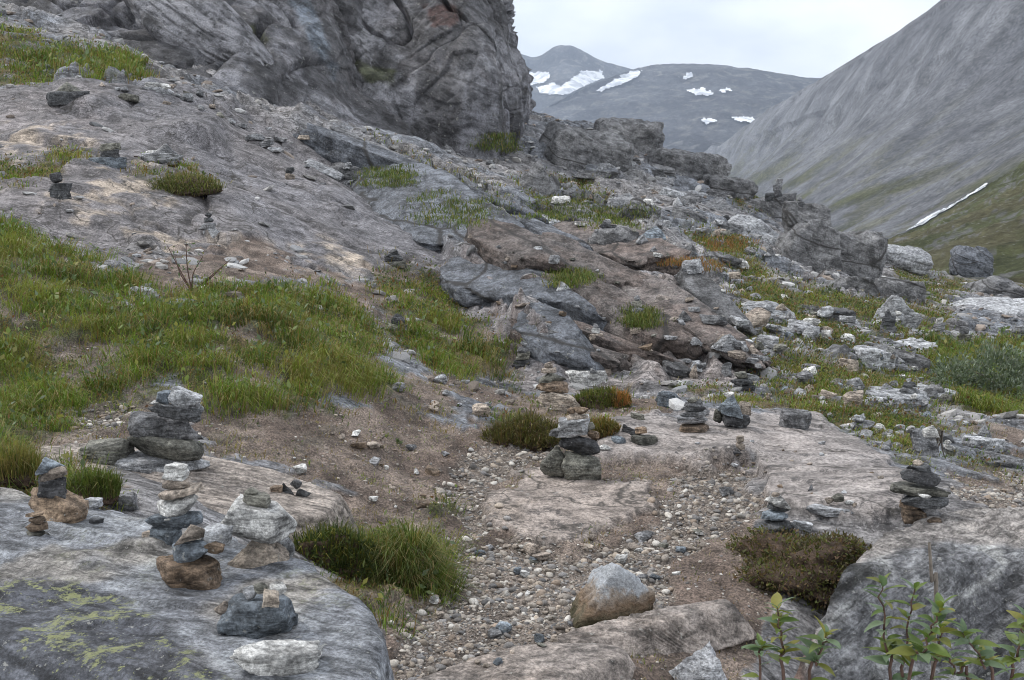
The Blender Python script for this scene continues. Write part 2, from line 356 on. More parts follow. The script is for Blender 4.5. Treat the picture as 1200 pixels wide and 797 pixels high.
R_soil = raster([
    [(200,462),(330,470),(440,462),(560,490),(605,520),(560,560),(520,600),(500,640),(420,660),(380,640),(395,600),(330,560),(240,520)],
    [(-100,470),(200,462),(235,520),(120,530),(40,560),(-100,590)],
    [(-60,395),(40,402),(58,428),(-60,440)], [(60,355),(150,365),(165,385),(70,388)], [(85,470),(140,478),(145,500),(95,496)],
    [(160,300),(300,285),(360,312),(440,332),(455,390),(420,360),(385,335),(330,325),(280,342),(215,350),(160,340)],
    [(440,560),(600,520),(880,540),(900,610),(940,640),(910,720),(860,830),(440,830)],
    [(455,440),(560,440),(620,470),(560,490),(480,470)], [(600,470),(760,462),(800,480),(730,520),(600,520)],
    [(925,330),(962,318),(945,352)], [(1110,550),(1350,560),(1350,612),(1120,598)], [(1130,505),(1200,500),(1200,540)],
    [(690,395),(740,400),(730,425),(690,420)]])
R_gravel = raster([
    [(560,522),(650,522),(640,552),(580,575),(572,620),(640,636),(765,606),(775,560),(800,545),(890,545),(900,590),(880,620),(800,645),(785,700),(720,760),(700,830),(450,830),(470,740),(525,690),(535,600),(520,560)],
    [(1110,562),(1350,580),(1350,610),(1115,596)], [(85,475),(140,478),(140,500),(100,498)]])
R_slabA = raster([[(572,588),(600,556),(640,550),(700,566),(765,560),(772,588),(740,608),(655,634),(603,622)]])
R_slabB = raster([[(690,520),(740,500),(900,488),(960,498),(1040,548),(1070,575),(1060,610),(960,610),(905,600),(885,545),(800,548),(700,545)]])
R_slabBig = raster([[(-320,120),(60,100),(200,98),(300,140),(400,200),(480,235),(520,300),(600,390),(700,440),(640,440),(525,345),(440,325),(340,320),(170,290),(120,310),(0,262),(-320,240)]])
R_ledges = raster([[(520,260),(620,270),(700,290),(780,320),(850,360),(860,440),(760,450),(660,440),(600,390),(530,310)]])
R_tan = raster([[(60,245),(180,290),(340,318),(430,325),(420,300),(250,280),(140,262)], [(0,150),(110,165),(100,185),(0,190)], [(120,195),(180,200),(200,240),(60,240)], [(572,588),(600,570),(600,622)]])
R_pink = raster([[(560,400),(700,380),(800,330),(880,380),(900,460),(800,470),(700,500),(600,480)], [(690,520),(900,488),(960,560),(900,600),(700,560)], [(-300,100),(150,110),(100,250),(-300,240)]])

# ------------------------------------------------------------------ ground: one sheet fitted to surveyed points
CTRL = [
 (560,797,5.0),(560,720,5.8),(620,650,6.9),(600,600,7.8),(670,560,8.8),(760,540,9.3),(840,520,9.8),(720,480,11.5),(600,500,10.5),
 (850,640,7.0),(780,690,6.2),(740,790,5.05),(860,760,5.6),(950,700,6.3),(1000,560,8.5),(1060,636,7.0),(960,620,7.1),
 (480,620,7.3),(470,540,8.9),(400,600,7.3),(420,680,6.2),(400,500,8.9),(300,500,8.4),(100,480,8.3),(-40,480,8.2),(200,420,9.6),(0,400,9.8),(300,380,11),
 (400,440,10.2),(500,430,12),(-20,300,12.4),(150,330,12.6),(230,330,13.2),(350,330,14.5),(440,340,16),(500,390,14.5),(600,450,13),
 (340,640,6.1),(130,590,5.7),(60,560,6.2),(0,540,6.6),(300,720,5.1),(200,900,3.6),(0,1000,3.0),(600,1000,3.6),(1100,1000,4.9),(1100,900,5.4),(980,930,4.8),(1100,1350,3.3),(1300,1000,4.9),(1300,900,5.4),(1060,740,6.5),(1130,760,6.4),(1220,760,6.4),(1330,760,6.4),(600,1400,2.3),(0,1500,1.9),(1200,1500,2.3),
 (-300,900,3.4),(-320,500,8),(-320,380,10),(-320,270,13.5),(-320,190,18),(-320,120,24),(-320,60,29),
 (0,270,14),(0,200,18),(0,130,23),(0,108,25),(100,290,14.5),(100,200,18.5),(100,120,24),(250,290,15.5),(250,220,19),(250,150,24),(250,112,27),
 (400,310,17.5),(400,250,21),(400,200,26),(330,150,28.5),(470,280,20),(520,350,17),(560,300,22),(480,215,28),(560,250,29),
 (0,60,29),(100,80,28.5),(0,20,33),(160,75,31),(420,175,32),(520,200,35),
 (650,400,15),(700,350,19),(650,300,24),(600,250,30.5),(700,300,26),(750,330,23),(800,400,16.5),(850,450,13.5),(900,480,12),(900,400,17.5),
 (950,450,14),(1000,500,11.5),(1000,430,16),(1000,380,21),(950,350,25),(880,330,27),(820,300,30),(750,260,34),(700,240,36),(650,215,38.5),(600,200,40),
 (640,155,46),(700,160,50),(740,160,53),(780,182,53),(820,205,51),(860,225,49),(900,245,46),(960,290,42),(1000,305,44),(1050,322,46),(1100,335,50),(1200,338,55),(1330,345,55),
 (1100,380,28),(1200,390,26),(1330,400,26),(1200,450,18),(1330,460,18),(1100,450,17),(1100,520,11.5),(1200,520,12),(1200,580,9),(1330,590,9),(1150,560,9.6),(1200,668,6.8),(1330,668,6.8),
 (640,190,66),(740,215,70),(850,260,70),(1000,345,75),(1100,352,75),(1200,352,80),(1350,355,80),(600,200,110),(800,290,110),(1000,360,115),(1250,360,115),(0,0,60),(300,60,60),(-300,0,60),(450,120,60),
]
_cp = np.array(CTRL, float); _P = unproj(_cp[:, 0], _cp[:, 1], _cp[:, 2])
_cu, _cw, _cs = _P[:, 0]/_P[:, 1], np.log(_P[:, 1]), (_P[:, 2]-H)/_P[:, 1]
def _tps(du2): return np.where(du2 > 1e-12, du2*np.log(du2+1e-20), 0.0)
_n = len(_cu); _A = np.zeros((_n+3, _n+3))
_A[:_n, :_n] = _tps((_cu[:, None]-_cu)**2 + (_cw[:, None]-_cw)**2) + np.eye(_n)*0.004
_A[:_n, _n:] = np.stack([np.ones(_n), _cu, _cw], 1); _A[_n:, :_n] = _A[:_n, _n:].T
_W = np.linalg.solve(_A, np.concatenate([_cs, [0, 0, 0]]))
def base_slope(u, w):
    out = np.zeros(u.shape); uf, wf = u.ravel(), w.ravel(); o = out.ravel()
    for a in range(0, len(uf), 20000):
        s = slice(a, a+20000)
        o[s] = _tps((uf[s, None]-_cu)**2 + (wf[s, None]-_cw)**2) @ _W[:_n] + _W[_n] + _W[_n+1]*uf[s] + _W[_n+2]*wf[s]
    return o.reshape(u.shape)
UU = np.concatenate([np.linspace(-0.80, -0.53, 40, endpoint=False), np.linspace(-0.53, 0.53, 620, endpoint=False), np.linspace(0.53, 0.80, 41)])
WW = np.concatenate([np.linspace(math.log(1.3), math.log(4.6), 40, endpoint=False), np.linspace(math.log(4.6), math.log(58), 570, endpoint=False), np.linspace(math.log(58), math.log(115), 35)])
ug, wg = np.meshgrid(UU, WW)                       # rows: distance, columns: bearing
cu_, cw_ = np.meshgrid(np.linspace(-0.8, 0.8, 200), np.linspace(math.log(1.3), math.log(115), 260))
_cs_ = base_slope(cu_, cw_)
def coarse(u, w):
    fu = np.clip((u+0.8)/1.6*199, 0, 198.999); fw = np.clip((w-math.log(1.3))/(math.log(115)-math.log(1.3))*259, 0, 258.999)
    i = fu.astype(int); j = fw.astype(int); a = fu-i; b = fw-j
    return (_cs_[j, i]*(1-a)+_cs_[j, i+1]*a)*(1-b) + (_cs_[j+1, i]*(1-a)+_cs_[j+1, i+1]*a)*b
gy = np.exp(wg); gx = ug*gy; gz = H + coarse(ug, wg)*gy
ppx, ppy = proj(np.stack([gx, gy, gz], -1))
jit = fbm2(gx*1.1, gy*1.1, 5, 0.65, 3.0)*np.clip(260/gy, 6, 30)     # ragged outlines
def region(r, soft=4.0, rough=1.0): return sst(-soft, soft, sample(r, ppx, ppy) + jit*rough)
mg = region(R_grass, 5); ml = region(R_lush, 8); ms = region(R_soil, 5); mv = region(R_gravel, 6)
mA = region(R_slabA, 4, 0.7); mB = region(R_slabB, 3, 0.3); mBig = region(R_slabBig, 6, 0.8); mL = region(R_ledges, 14, 0.8)
mtan = region(R_tan, 10, 1.2); mpink = region(R_pink, 25, 1)
# the right-hand slope: turf broken by rock
g_raw = mg.copy()
patchy = sst(-0.25, 0.08, fbm2(gx*0.8, gy*0.8, 4, 0.55, 11.0))
right = sst(830, 900, ppx)*sst(300, 330, ppy)*(1-sst(545, 570, ppy))
mg = np.where(right > 0.3, np.clip(mg*(0.25+0.75*patchy), 0, 1), mg*(0.08+0.92*sst(-0.30, 0.04, fbm2(gx*1.2, gy*1.2, 5, 0.62, 4.0))))
mslab = np.maximum(mA, mB); mg = mg*(1-mslab); ms = ms*(1-mslab); mv = mv*(1-0.9*mslab)
mg = mg*(1-0.8*ms*(1-ml)); ms = ms*(1-0.7*mg); ms = np.maximum(ms, np.clip(g_raw-mg, 0, 1)*(1-mslab)*(1-sst(610, 660, ppx))*sst(250, 275, ppy))
rk = np.clip(1 - np.maximum(np.maximum(mg, ms), mv), 0, 1)
sl = np.clip(gy/15, 0.3, 2.0)
dz = 0.10*fbm2(gx*0.35, gy*0.35, 3, 0.5, 1.0)*sl + 0.018*(1-0.7*rk)*fbm2(gx*2.2, gy*2.2, 4, 0.55, 2.0)
warp = fbm2(gx*0.25, gy*0.25, 3, 0.5, 8.0)
qa = (gy*0.92 + gx*0.38)*0.55 + 1.3*warp                            # bedding ledges
qb = (gy*0.92 + gx*0.30)*1.9 + 2.2*warp + 0.5*fbm2(gx*0.9, gy*0.9, 2)
amp = 0.06 + 0.08*mL + 0.06*sst(20, 32, gy)*(1-mBig)
amp = amp*(0.5+0.9*sst(-0.3, 0.4, fbm2(gx*0.3, gy*0.3, 2, 0.5, 21)))
dz = dz + rk*(1-mslab)*(amp*steps(qa, 0.22) + (0.03+0.03*mL)*(1-0.8*mBig)*steps(qb, 0.25)*np.clip(gy/12, 0.4, 1.6))
rough_area = rk*(1-mslab)*(1-0.85*mBig)*sst(9, 13, gy)
al = gx*0.92-gy*0.38 + 0.9*fbm2(gx*0.4, gy*0.4, 3, 0.5, 33.0); ac = gy*0.92+gx*0.38 + 0.7*fbm2(gx*0.4, gy*0.4, 3, 0.5, 35.0)
ks = np.clip(gy/20, 0.5, 1.5); tint = 0
for lx_, ly_, A_, B_, msk in ((4.2, 1.7, 0.24, 0.08, rough_area*(1-0.5*mL)), (1.5, 0.65, 0.07, 0.04, rough_area*(1-0.4*mL)), (0.55, 0.28, 0.02, 0.012, rough_area*(1-sst(22, 30, gy))), (9.5, 3.2, 0.14, 0.05, mBig*rk), (3.6, 1.0, 0.03, 0.02, mBig*rk)):
    f1_, f2_, r1_, r2_, r3_, ox_, oy_ = vor2(al/lx_+3.3*lx_, ac/ly_+1.7*lx_)
    dz = dz + msk*ks*(A_*((r1_-0.5)+0.7*(r2_-0.5)*ox_+(0.6*r3_-0.75)*oy_) - B_*(1-sst(0.0, 0.10, f2_-f1_)))
    tint = tint + msk*((r1_-0.5)*0.22 - 0.25*(1-sst(0.0, 0.06, f2_-f1_)))
dz = dz + mBig*rk*(0.10*fbm2(gx*0.35, gy*0.3, 3, 0.5, 5.0) + 0.012*fbm2(gx*2, gy*2, 3, 0.5, 5.5))
dz = dz + mg*(0.06*fbm2(gx*1.8, gy*1.8, 3, 0.5, 41.0)+0.03)*(0.5+ml)
dz = dz + ms*0.03*fbm2(gx*4, gy*4, 3, 0.6, 51.0)
dz = dz + mA*0.04 + mB*(0.09+0.02*steps((gy+0.2*gx)*1.6+warp, 0.1)) + mslab*0.012*fbm2(gx*3, gy*6, 3, 0.5, 6)
dz = dz - mv*0.03
def line_sd(line):
    """px distance to a polyline, positive on its upper (uphill) side, and the reach along it"""
    best = np.full(_gx.shape, 1e9, np.float32); sg = np.zeros(_gx.shape, np.float32)
    for (x0, y0), (x1, y1) in zip(line[:-1], line[1:]):
        ex, ey = x1-x0, y1-y0; t = np.clip(((_gx-x0)*ex+(_gy-y0)*ey)/(ex*ex+ey*ey), 0, 1); d = (_gx-x0-t*ex)**2+(_gy-y0-t*ey)**2
        side = np.sign((_gx-x0)*ey-(_gy-y0)*ex); n = d < best; best = np.where(n, d, best); sg = np.where(n, side, sg)
    return np.sqrt(best)*np.where(sg == 0, 1, sg)
LINES = [  # line, rise (m), run-out uphill (px)
 ([(330,156),(400,194),(470,232),(540,264),(600,292)], 0.55, 30), ([(372,164),(450,200),(530,236),(612,268),(655,294)], 0.5, 22),
 ([(404,196),(440,216),(472,240),(500,276),(522,308),(562,352),(612,402),(652,442)], 0.42, 60),
 ([(60,134),(130,142),(200,166),(262,182)], 0.38, 45), ([(0,196),(90,204),(130,214)], 0.12, 40), ([(0,240),(60,250),(125,266),(185,292)], 0.14, 40),
 ([(190,252),(245,243),(335,236),(425,250)], 0.06, 40), ([(378,252),(432,266),(486,294)], 0.09, 40), ([(240,150),(300,178),(360,222),(400,262)], 0.10, 50), ([(20,160),(120,182),(230,236)], 0.08, 60), ([(270,285),(350,276),(440,290)], 0.07, 30),
 ([(520,272),(582,288),(642,312),(702,332),(762,354),(802,392)], 0.42, 28), ([(560,322),(622,336),(692,354),(772,376),(842,440)], 0.40, 26), ([(600,368),(662,386),(742,402),(792,432)], 0.36, 22),
 ([(612,408),(702,418),(782,442)], 0.26, 18), ([(532,332),(592,374),(642,424)], 0.25, 30), ([(622,228),(682,246),(742,276),(802,312),(852,352)], 0.45, 24), ([(650,300),(720,318),(780,340)], 0.25, 18), ([(700,380),(760,386),(800,404)], 0.2, 14),
 ([(700,536),(760,532),(800,540),(850,550),(888,546)], 0.10, 40)]
wob = 5.0*fbm2(gx*0.55, gy*0.55, 2, 0.4, 83.0)
for ln, hh_, ro in LINES:
    (xa, ya), (xb, yb) = ln[0], ln[-1]
    t_ = ((ppx-xa)*(xb-xa)+(ppy-ya)*(yb-ya))/((xb-xa)**2+(yb-ya)**2); ends = sst(-0.05, 0.08, t_)*(1-sst(0.92, 1.05, t_))
    s_ = sample(line_sd(ln), ppx, ppy) + wob; up_ = np.maximum(s_, 0)
    dz = dz + rk*ends*hh_*(0.7+0.5*fbm2(gx*0.7, gy*0.7, 2, 0.5, hh_*50))*sst(-2.5, 3.0, s_)*np.exp(-up_/ro)
gz = gz + dz
# colours
def lerp(a, b, t): return a + (b-a)*t[..., None]
cn = fbm2(gx*0.22, gy*0.22, 4, 0.55, 61.0); cn2 = fbm2(gx*1.3, gy*1.3, 4, 0.6, 71.0)
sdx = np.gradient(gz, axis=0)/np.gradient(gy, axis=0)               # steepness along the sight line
gc = lerp(np.array([0.205, 0.198, 0.20]), np.array([0.165, 0.175, 0.195]), sst(-0.3, 0.4, cn))
gc = lerp(gc, np.array([0.245, 0.213, 0.20]), mpink*0.65*sst(-0.5, 0.2, cn2))
gc = lerp(gc, np.array([0.17, 0.158, 0.165]), mBig*0.65)
gc = lerp(gc, np.array([0.40, 0.335, 0.27]), mtan*sst(-0.25, 0.3, cn2)*0.8)
gc = lerp(gc, np.array([0.115, 0.088, 0.078]), mL*sst(0.45, 1.1, sdx)*0.75)  # darker brown where the ledge fronts are steep
gc = lerp(gc, np.array([0.31, 0.262, 0.23]), mA*0.8); gc = lerp(gc, np.array([0.295, 0.265, 0.25]), mB*0.8)
gc = gc*np.clip(1+0.22*cn2+tint, 0.35, 1.6)[..., None]
soilc = lerp(np.array([0.125, 0.096, 0.080]), np.array([0.19, 0.152, 0.128]), sst(-0.3, 0.4, cn2))
turfc = lerp(np.array([0.060, 0.062, 0.024]), np.array([0.115, 0.090, 0.045]), sst(-0.2, 0.4, cn2))
gravc = np.array([0.155, 0.132, 0.115])
gc = lerp(gc, soilc, ms); gc = lerp(gc, np.broadcast_to(gravc, gc.shape), mv*0.9); gc = lerp(gc, turfc, mg)
gc = np.clip(gc, 0.01, 0.8)
GV = np.stack([gx, gy, gz], -1)
ground = mk('ground', GV.reshape(-1, 3), grid_faces(*gx.shape), M['ground'], col=gc.reshape(-1, 3), attrs={'rk': rk.ravel(), 'sm': np.clip(mslab+0.45*mBig, 0, 1).ravel()})
tag(ground, 'rocky valley side of bare slabs, turf, brown soil and a gravel path', kind='structure')

_iu = np.arange(len(UU)); _iw = np.arange(len(WW))
def gsample(field, x, y):
    x = np.asarray(x, float); y = np.asarray(y, float)
    fu = np.clip(np.interp(x/y, UU, _iu), 0, len(UU)-1.001); fw = np.clip(np.interp(np.log(np.maximum(y, 1.31)), WW, _iw), 0, len(WW)-1.001)
    i = fu.astype(int); j = fw.astype(int); a = fu-i; b = fw-j
    return (field[j, i]*(1-a)+field[j, i+1]*a)*(1-b) + (field[j+1, i]*(1-a)+field[j+1, i+1]*a)*b
def ground_z(x, y): return gsample(gz, x, y)
_YS = np.exp(np.linspace(math.log(2.0), math.log(112), 3000))
SOLIDS = []                                                        # rocks that carry other things
def hit(px, py, solids=True):
    """first place the sight line through a photo pixel meets the ground or a registered rock"""
    R = unproj(np.full(_YS.shape, float(px)), np.full(_YS.shape, float(py)), _YS)
    below = R[:, 2] < ground_z(R[:, 0], R[:, 1])
    k = int(np.argmax(below)) if below.any() else len(_YS)-1
    best = R[k]
    if solids and SOLIDS:
        o = Vector((0, 0, H)); d = (Vector(R[k])-o).normalized(); lim = (Vector(best)-o).length
        for bv in SOLIDS:
            l = bv.ray_cast(o, d)
            if l[0] is not None and l[3] < lim: lim = l[3]; best = np.array(l[0])
    return np.array(best)
def drop(x, y, top=60.0):
    """highest surface under a point"""
    z = float(ground_z(x, y))
    for bv in SOLIDS:
        l = bv.ray_cast(Vector((x, y, top)), Vector((0, 0, -1)))
        if l[0] is not None: z = max(z, l[0].z)
    return z

# ------------------------------------------------------------------ cliffs and mountains: control nets -> surfaces
def catmull(K, t):
    n = len(K); x = np.clip(t, 0, 1)*(n-1); i = np.minimum(x.astype(int), n-2); f = (x-i)
    f = f.reshape(-1, *([1]*(K.ndim-1)))
    g = lambda j: K[np.clip(i+j, 0, n-1)]
    p0, p1, p2, p3 = g(-1), g(0), g(1), g(2)
    return 0.5*((2*p1)+(-p0+p2)*f+(2*p0-5*p1+4*p2-p3)*f*f+(-p0+3*p1-3*p2+p3)*f**3)
def net_surface(rows, nu, nv):
    K = np.array([[unproj(*p) for p in r] for r in rows])           # m x n x 3
    A = catmull(K, np.linspace(0, 1, nv))                          # nv x n x 3
    return np.swapaxes(catmull(np.swapaxes(A, 0, 1), np.linspace(0, 1, nu)), 0, 1)   # nv x nu x 3
def normals(S):
    a = np.gradient(S, axis=0); b = np.gradient(S, axis=1); n = np.cross(a, b)
    n /= np.linalg.norm(n, axis=-1, keepdims=True)+1e-9
    return np.where((n*(np.array([0, 0, H])-S)).sum(-1, keepdims=True) < 0, -n, n) if True else n
def cliff_shape(S, k=1.0, seed=0.0, fol=(0.45, 0.25, 1.0)):
    N = normals(S); shp = S.shape; P = S.reshape(-1, 3); f = np.array(fol); f = f/np.linalg.norm(f)
    wv = fbm3(P*0.12/k, 3, 0.5, seed)
    q = (P@f)/(1.5*k) + 1.8*wv
    big = np.abs(fbm3(P*np.array([0.16, 0.16, 0.11])/k, 4, 0.5, seed+3))
    joints = np.abs(noise3(np.stack([P[:, 0]*0.33+0.2*P[:, 2], P[:, 1]*0.33, P[:, 2]*0.07], -1)/k+seed))
    d = 0.6*k*(0.32-big) + 0.10*k*steps(q, 0.15)*sst(-0.25, 0.4, wv) + 0.03*k*steps(q*3.3+0.4*wv, 0.3)*sst(-.3, .3, fbm3(P*0.3, 2, .5, seed+2)) - 0.75*k*(1-sst(0, 0.07, joints)) + 0.09*k*fbm3(P*0.9/k, 5, 0.55, seed+9)
    Wp = P + 0.5*np.stack([fbm3(P*0.4, 2, .5, seed+50), fbm3(P*0.4, 2, .5, seed+60), fbm3(P*0.4, 2, .5, seed+70)], -1)
    Q = np.stack([(Wp[:, 0]*0.88-Wp[:, 2]*0.47)*1.5, Wp[:, 1], (Wp[:, 2]*0.88+Wp[:, 0]*0.47)*0.75], -1)
    for cs, A_, B_ in ((6.0, 1.1, 0.25), (2.2, 0.28, 0.08)):
        f1_, f2_, r1_ = vor3(Q/cs+seed); m_ = 0.35+0.65*sst(-0.2, 0.3, fbm3(P*0.2, 2, 0.5, seed+80+cs)); d = d + m_*(A_*(r1_-0.5) - B_*(1-sst(0, 0.05, f2_-f1_)))
    return (P + N.reshape(-1, 3)*d[:, None]).reshape(shp), wv.reshape(shp[:2]), d.reshape(shp[:2])
def cliff_colour(S, seed=0.0):
    P = S.reshape(-1, 3); a = fbm3(P*0.13, 4, 0.55, seed+20); b = fbm3(P*np.array([0.35, 0.35, 0.05]), 4, 0.55, seed+30); c3 = fbm3(P*0.6, 4, 0.6, seed+40)
    c = lerp(np.array([0.31, 0.312, 0.335]), np.array([0.215, 0.217, 0.238]), sst(-0.3, 0.4, a))
    c = lerp(c, np.array([0.19, 0.16, 0.15]), 0.25*sst(0.05, 0.5, c3))
    c = lerp(c, np.array([0.07, 0.068, 0.07]), 0.7*sst(0.07, 0.28, b))       # seepage stains
    return c*(1+0.25*c3[:, None])
main_net = [
 [(370,130,41),(440,152,40),(500,178,39.5),(555,205,39.3),(592,195,41),(616,170,44.5),(606,170,54),(560,170,62)],
 [(385,85,41.5),(440,112,40.5),(500,140,39.6),(553,165,39.2),(592,155,41),(616,135,44.5),(606,140,54),(560,140,62)],
 [(395,50,42),(440,70,41.5),(500,90,40.2),(555,95,39.6),(592,95,41.5),(613,95,45),(604,95,54),(560,95,62)],
 [(400,15,43),(440,28,42.6),(500,38,41.8),(552,42,41),(579,43,42.5),(597,44,45.5),(590,44,54),(550,44,62)],
 [(405,-45,45),(440,-35,45),(500,-22,43.6),(540,-20,42.8),(566,-18,43.8),(583,-15,46.5),(575,-15,55),(540,-15,62)],
 [(405,-170,50),(440,-160,49),(500,-150,47),(535,-150,46),(556,-150,47),(570,-150,49),(560,-150,57),(530,-150,64)]]
left_net = [
 [(-330,70,33),(-100,55,34),(0,32,36),(70,45,35),(140,85,33),(220,122,31.6),(300,155,31),(350,172,31.5),(400,182,33),(450,190,35.2),(520,205,37.5),(570,215,39)],
 [(-330,30,34),(-100,22,35),(0,5,37),(80,22,35.6),(140,58,33.6),(220,98,32),(300,132,31.6),(350,148,32.2),(400,158,34),(450,166,36.3),(520,182,38.4),(570,195,40)],
 [(-330,-40,38),(-100,-35,38),(0,-32,39),(90,-8,37.5),(150,18,36.0),(230,42,35.0),(300,72,35.0),(350,98,35.6),(400,108,37.5),(450,118,39.6),(520,140,41.6),(570,160,43)],
 [(-330,-150,43),(-100,-140,43),(0,-130,43),(100,-100,42),(160,-62,41),(240,-42,40.2),(310,-20,39.8),(370,2,40),(410,22,41.2),(455,50,43),(520,70,45),(570,90,47)],
 [(-330,-300,54),(-100,-290,54),(0,-280,54),(100,-260,52),(160,-230,50),(240,-200,48),(310,-180,47),(370,-150,47),(410,-130,48),(455,-100,50),(520,-80,52),(570,-60,54)]]
for nm, net, nu, nv, sd, lab in (('cliff', main_net, 270, 270, 1.0, 'sheer grey rock wall with dark seepage streaks'), ('cliff', left_net, 340, 230, 6.0, 'sloping grey rock lobes above the turf')):
    S = net_surface(net, nu, nv)
    S, wv, dd = cliff_shape(S, 1.0, sd)
    cc = cliff_colour(S, sd)
    qx, qy = proj(S); qx = qx.ravel(); qy = qy.ravel(); jj = 9*fbm3(S.reshape(-1, 3)*0.8, 3, 0.6, 4.0)
    if sd == 1.0:
        cc = lerp(cc, np.array([0.10, 0.052, 0.045]), 0.8*sst(-3, 4, sample(poly_sd([(492,6),(536,4),(540,26),(505,32)]), qx, qy)+jj))
        cc = lerp(cc, np.array([0.075, 0.085, 0.028]), 0.8*sst(-3, 4, sample(poly_sd([(415,72),(440,78),(465,84),(462,96),(430,94)]), qx, qy)+jj))
        wet = 0*qx
    else:
        wet = sst(-4, 4, sample(poly_sd([(340,0),(358,-10),(378,45),(398,80),(392,92),(376,70),(360,40)]), qx, qy)+0.7*jj)
        cc = lerp(cc, np.array([0.075, 0.085, 0.028]), 0.8*sst(-3, 4, sample(poly_sd([(285,30),(300,28),(312,45),(292,50)]), qx, qy)+jj))
    cc = lerp(cc, np.array([0.27, 0.32, 0.38]), 0.7*wet)
    o = mk(nm, S.reshape(-1, 3), grid_faces(nv, nu), M['cliff'], col=np.clip(cc, 0.01, 0.6))
    tag(o, lab, kind='structure')
    b = BVHTree.FromPolygons([tuple(v) for v in S[::3, ::3].reshape(-1, 3)], [tuple(f) for f in grid_faces(*S[::3, ::3].shape[:2])]); SOLIDS.append(b)

def mountain_material(name, scree):
    m = NT(name); pos = m.n('VectorMath', {0: m.n('NewGeometry').outputs['Position'], 1: (1.0, 0.7, 1.1)}, operation='MULTIPLY').outputs[0]; c = m.n('Attribute', attribute_name='Col').outputs['Color']
    a = m.noise(pos, scree*0.10, 9, 0.72); b = m.noise(pos, scree, 9, 0.8); v = m.n('TexVoronoi', {'Vector': pos, 'Scale': scree*0.8}).outputs['Distance']
    c = m.mix(1.0, c, m.ramp(a, (0.40, 0.74), (0.5, 1.0), (0.59, 1.18)), 'MULTIPLY')
    c = m.mix(1.0, c, m.ramp(b, (0.40, 0.66), (0.5, 1.0), (0.6, 1.3)), 'MULTIPLY')
    c = m.mix(m.ramp(b, (0.60, 0.0), (0.63, 0.6)), c, (0.30, 0.30, 0.31, 1))
    bp = m.n('Bump', {'Height': m.math('ADD', b, m.math('MULTIPLY', a, 2.0)), 'Strength': 0.8, 'Distance': 1.2/scree})
    p = m.n('BsdfPrincipled', {'Base Color': c, 'Roughness': 0.9, 'Normal': bp.outputs[0], 'Specular IOR Level': 0.1})
    m.t.links.new(p.outputs[0], m.out.inputs[0]); return m.m
M['scree'] = mountain_material('scree', 0.5); M['far'] = mountain_material('far_mountain', 0.06); M['heath'] = mountain_material('heath', 1.1)

# right-hand mountain wall, from the valley floor to its crest, then down behind
rm_net = [
 [(700,262,2600),(815,262,1500),(850,290,800),(900,318,420),(985,335,215),(1060,330,190),(1130,320,180),(1230,300,175),(1420,260,165)],
 [(740,215,2700),(822,205,1700),(862,222,1050),(920,232,640),(1000,232,430),(1080,222,340),(1150,200,300),(1240,170,270),(1420,110,250)],
 [(770,196,2900),(826,192,1950),(880,178,1300),(950,160,900),(1030,140,660),(1110,115,540),(1190,90,470),(1280,50,420),(1440,-30,380)],
 [(790,190,3000),(828,181,2150),(900,131,1560),(965,92,1180),(1040,46,930),(1110,-2,780),(1190,-50,690),(1280,-100,620),(1450,-190,560)],
 [(790,215,3400),(830,215,2600),(900,180,2100),(965,150,1700),(1040,120,1400),(1110,90,1250),(1190,60,1150),(1280,30,1050),(1450,-30,1000)]]
S = net_surface(rm_net, 320, 220); N = normals(S); P = S.reshape(-1, 3); rr = np.linalg.norm(P, axis=1)
kk = rr/700
d = 9*kk*fbm3(P*0.006, 3, 0.5, 3.0) - 5.0*kk*np.abs(fbm3(P*0.009, 2, 0.5, 5.0)) + 1.5*kk*fbm3(P*0.025, 2, 0.5, 8.0)
edge = np.ones(S.shape[:2]); edge[130:, :] = 0.5; edge[155:, :] = 0.15
S2 = S + N*(d.reshape(S.shape[:2])*edge)[..., None]
qx, qy = proj(S); qx = qx.ravel(); qy = qy.ravel(); na = fbm3(P*0.012, 5, 0.6, 13.0); nb = fbm3(P*0.05, 4, 0.6, 15.0)
cc = lerp(np.array([0.185, 0.192, 0.208]), np.array([0.14, 0.146, 0.162]), sst(-0.3, 0.3, na))
low = sst(110, 235, qy-0.18*(qx-1000)*0 + 46*na)
cc = lerp(cc, np.array([0.105, 0.105, 0.072]), low*sst(-0.15, 0.40, nb+0.3*na)*0.75)
cc = lerp(cc, np.array([0.075, 0.082, 0.034]), sst(150, 250, qy)*sst(0.02, 0.4, na)*0.75)
o = mk('mountain', S2.reshape(-1, 3), grid_faces(*S.shape[:2]), M['scree'], col=cc*(1+0.3*nb[:, None])); tag(o, 'steep grey scree mountainside above the stream', kind='structure')
rm_bvh = BVHTree.FromPolygons([tuple(v) for v in S2[:150].reshape(-1, 3)], [tuple(f) for f in grid_faces(150, S.shape[1])])

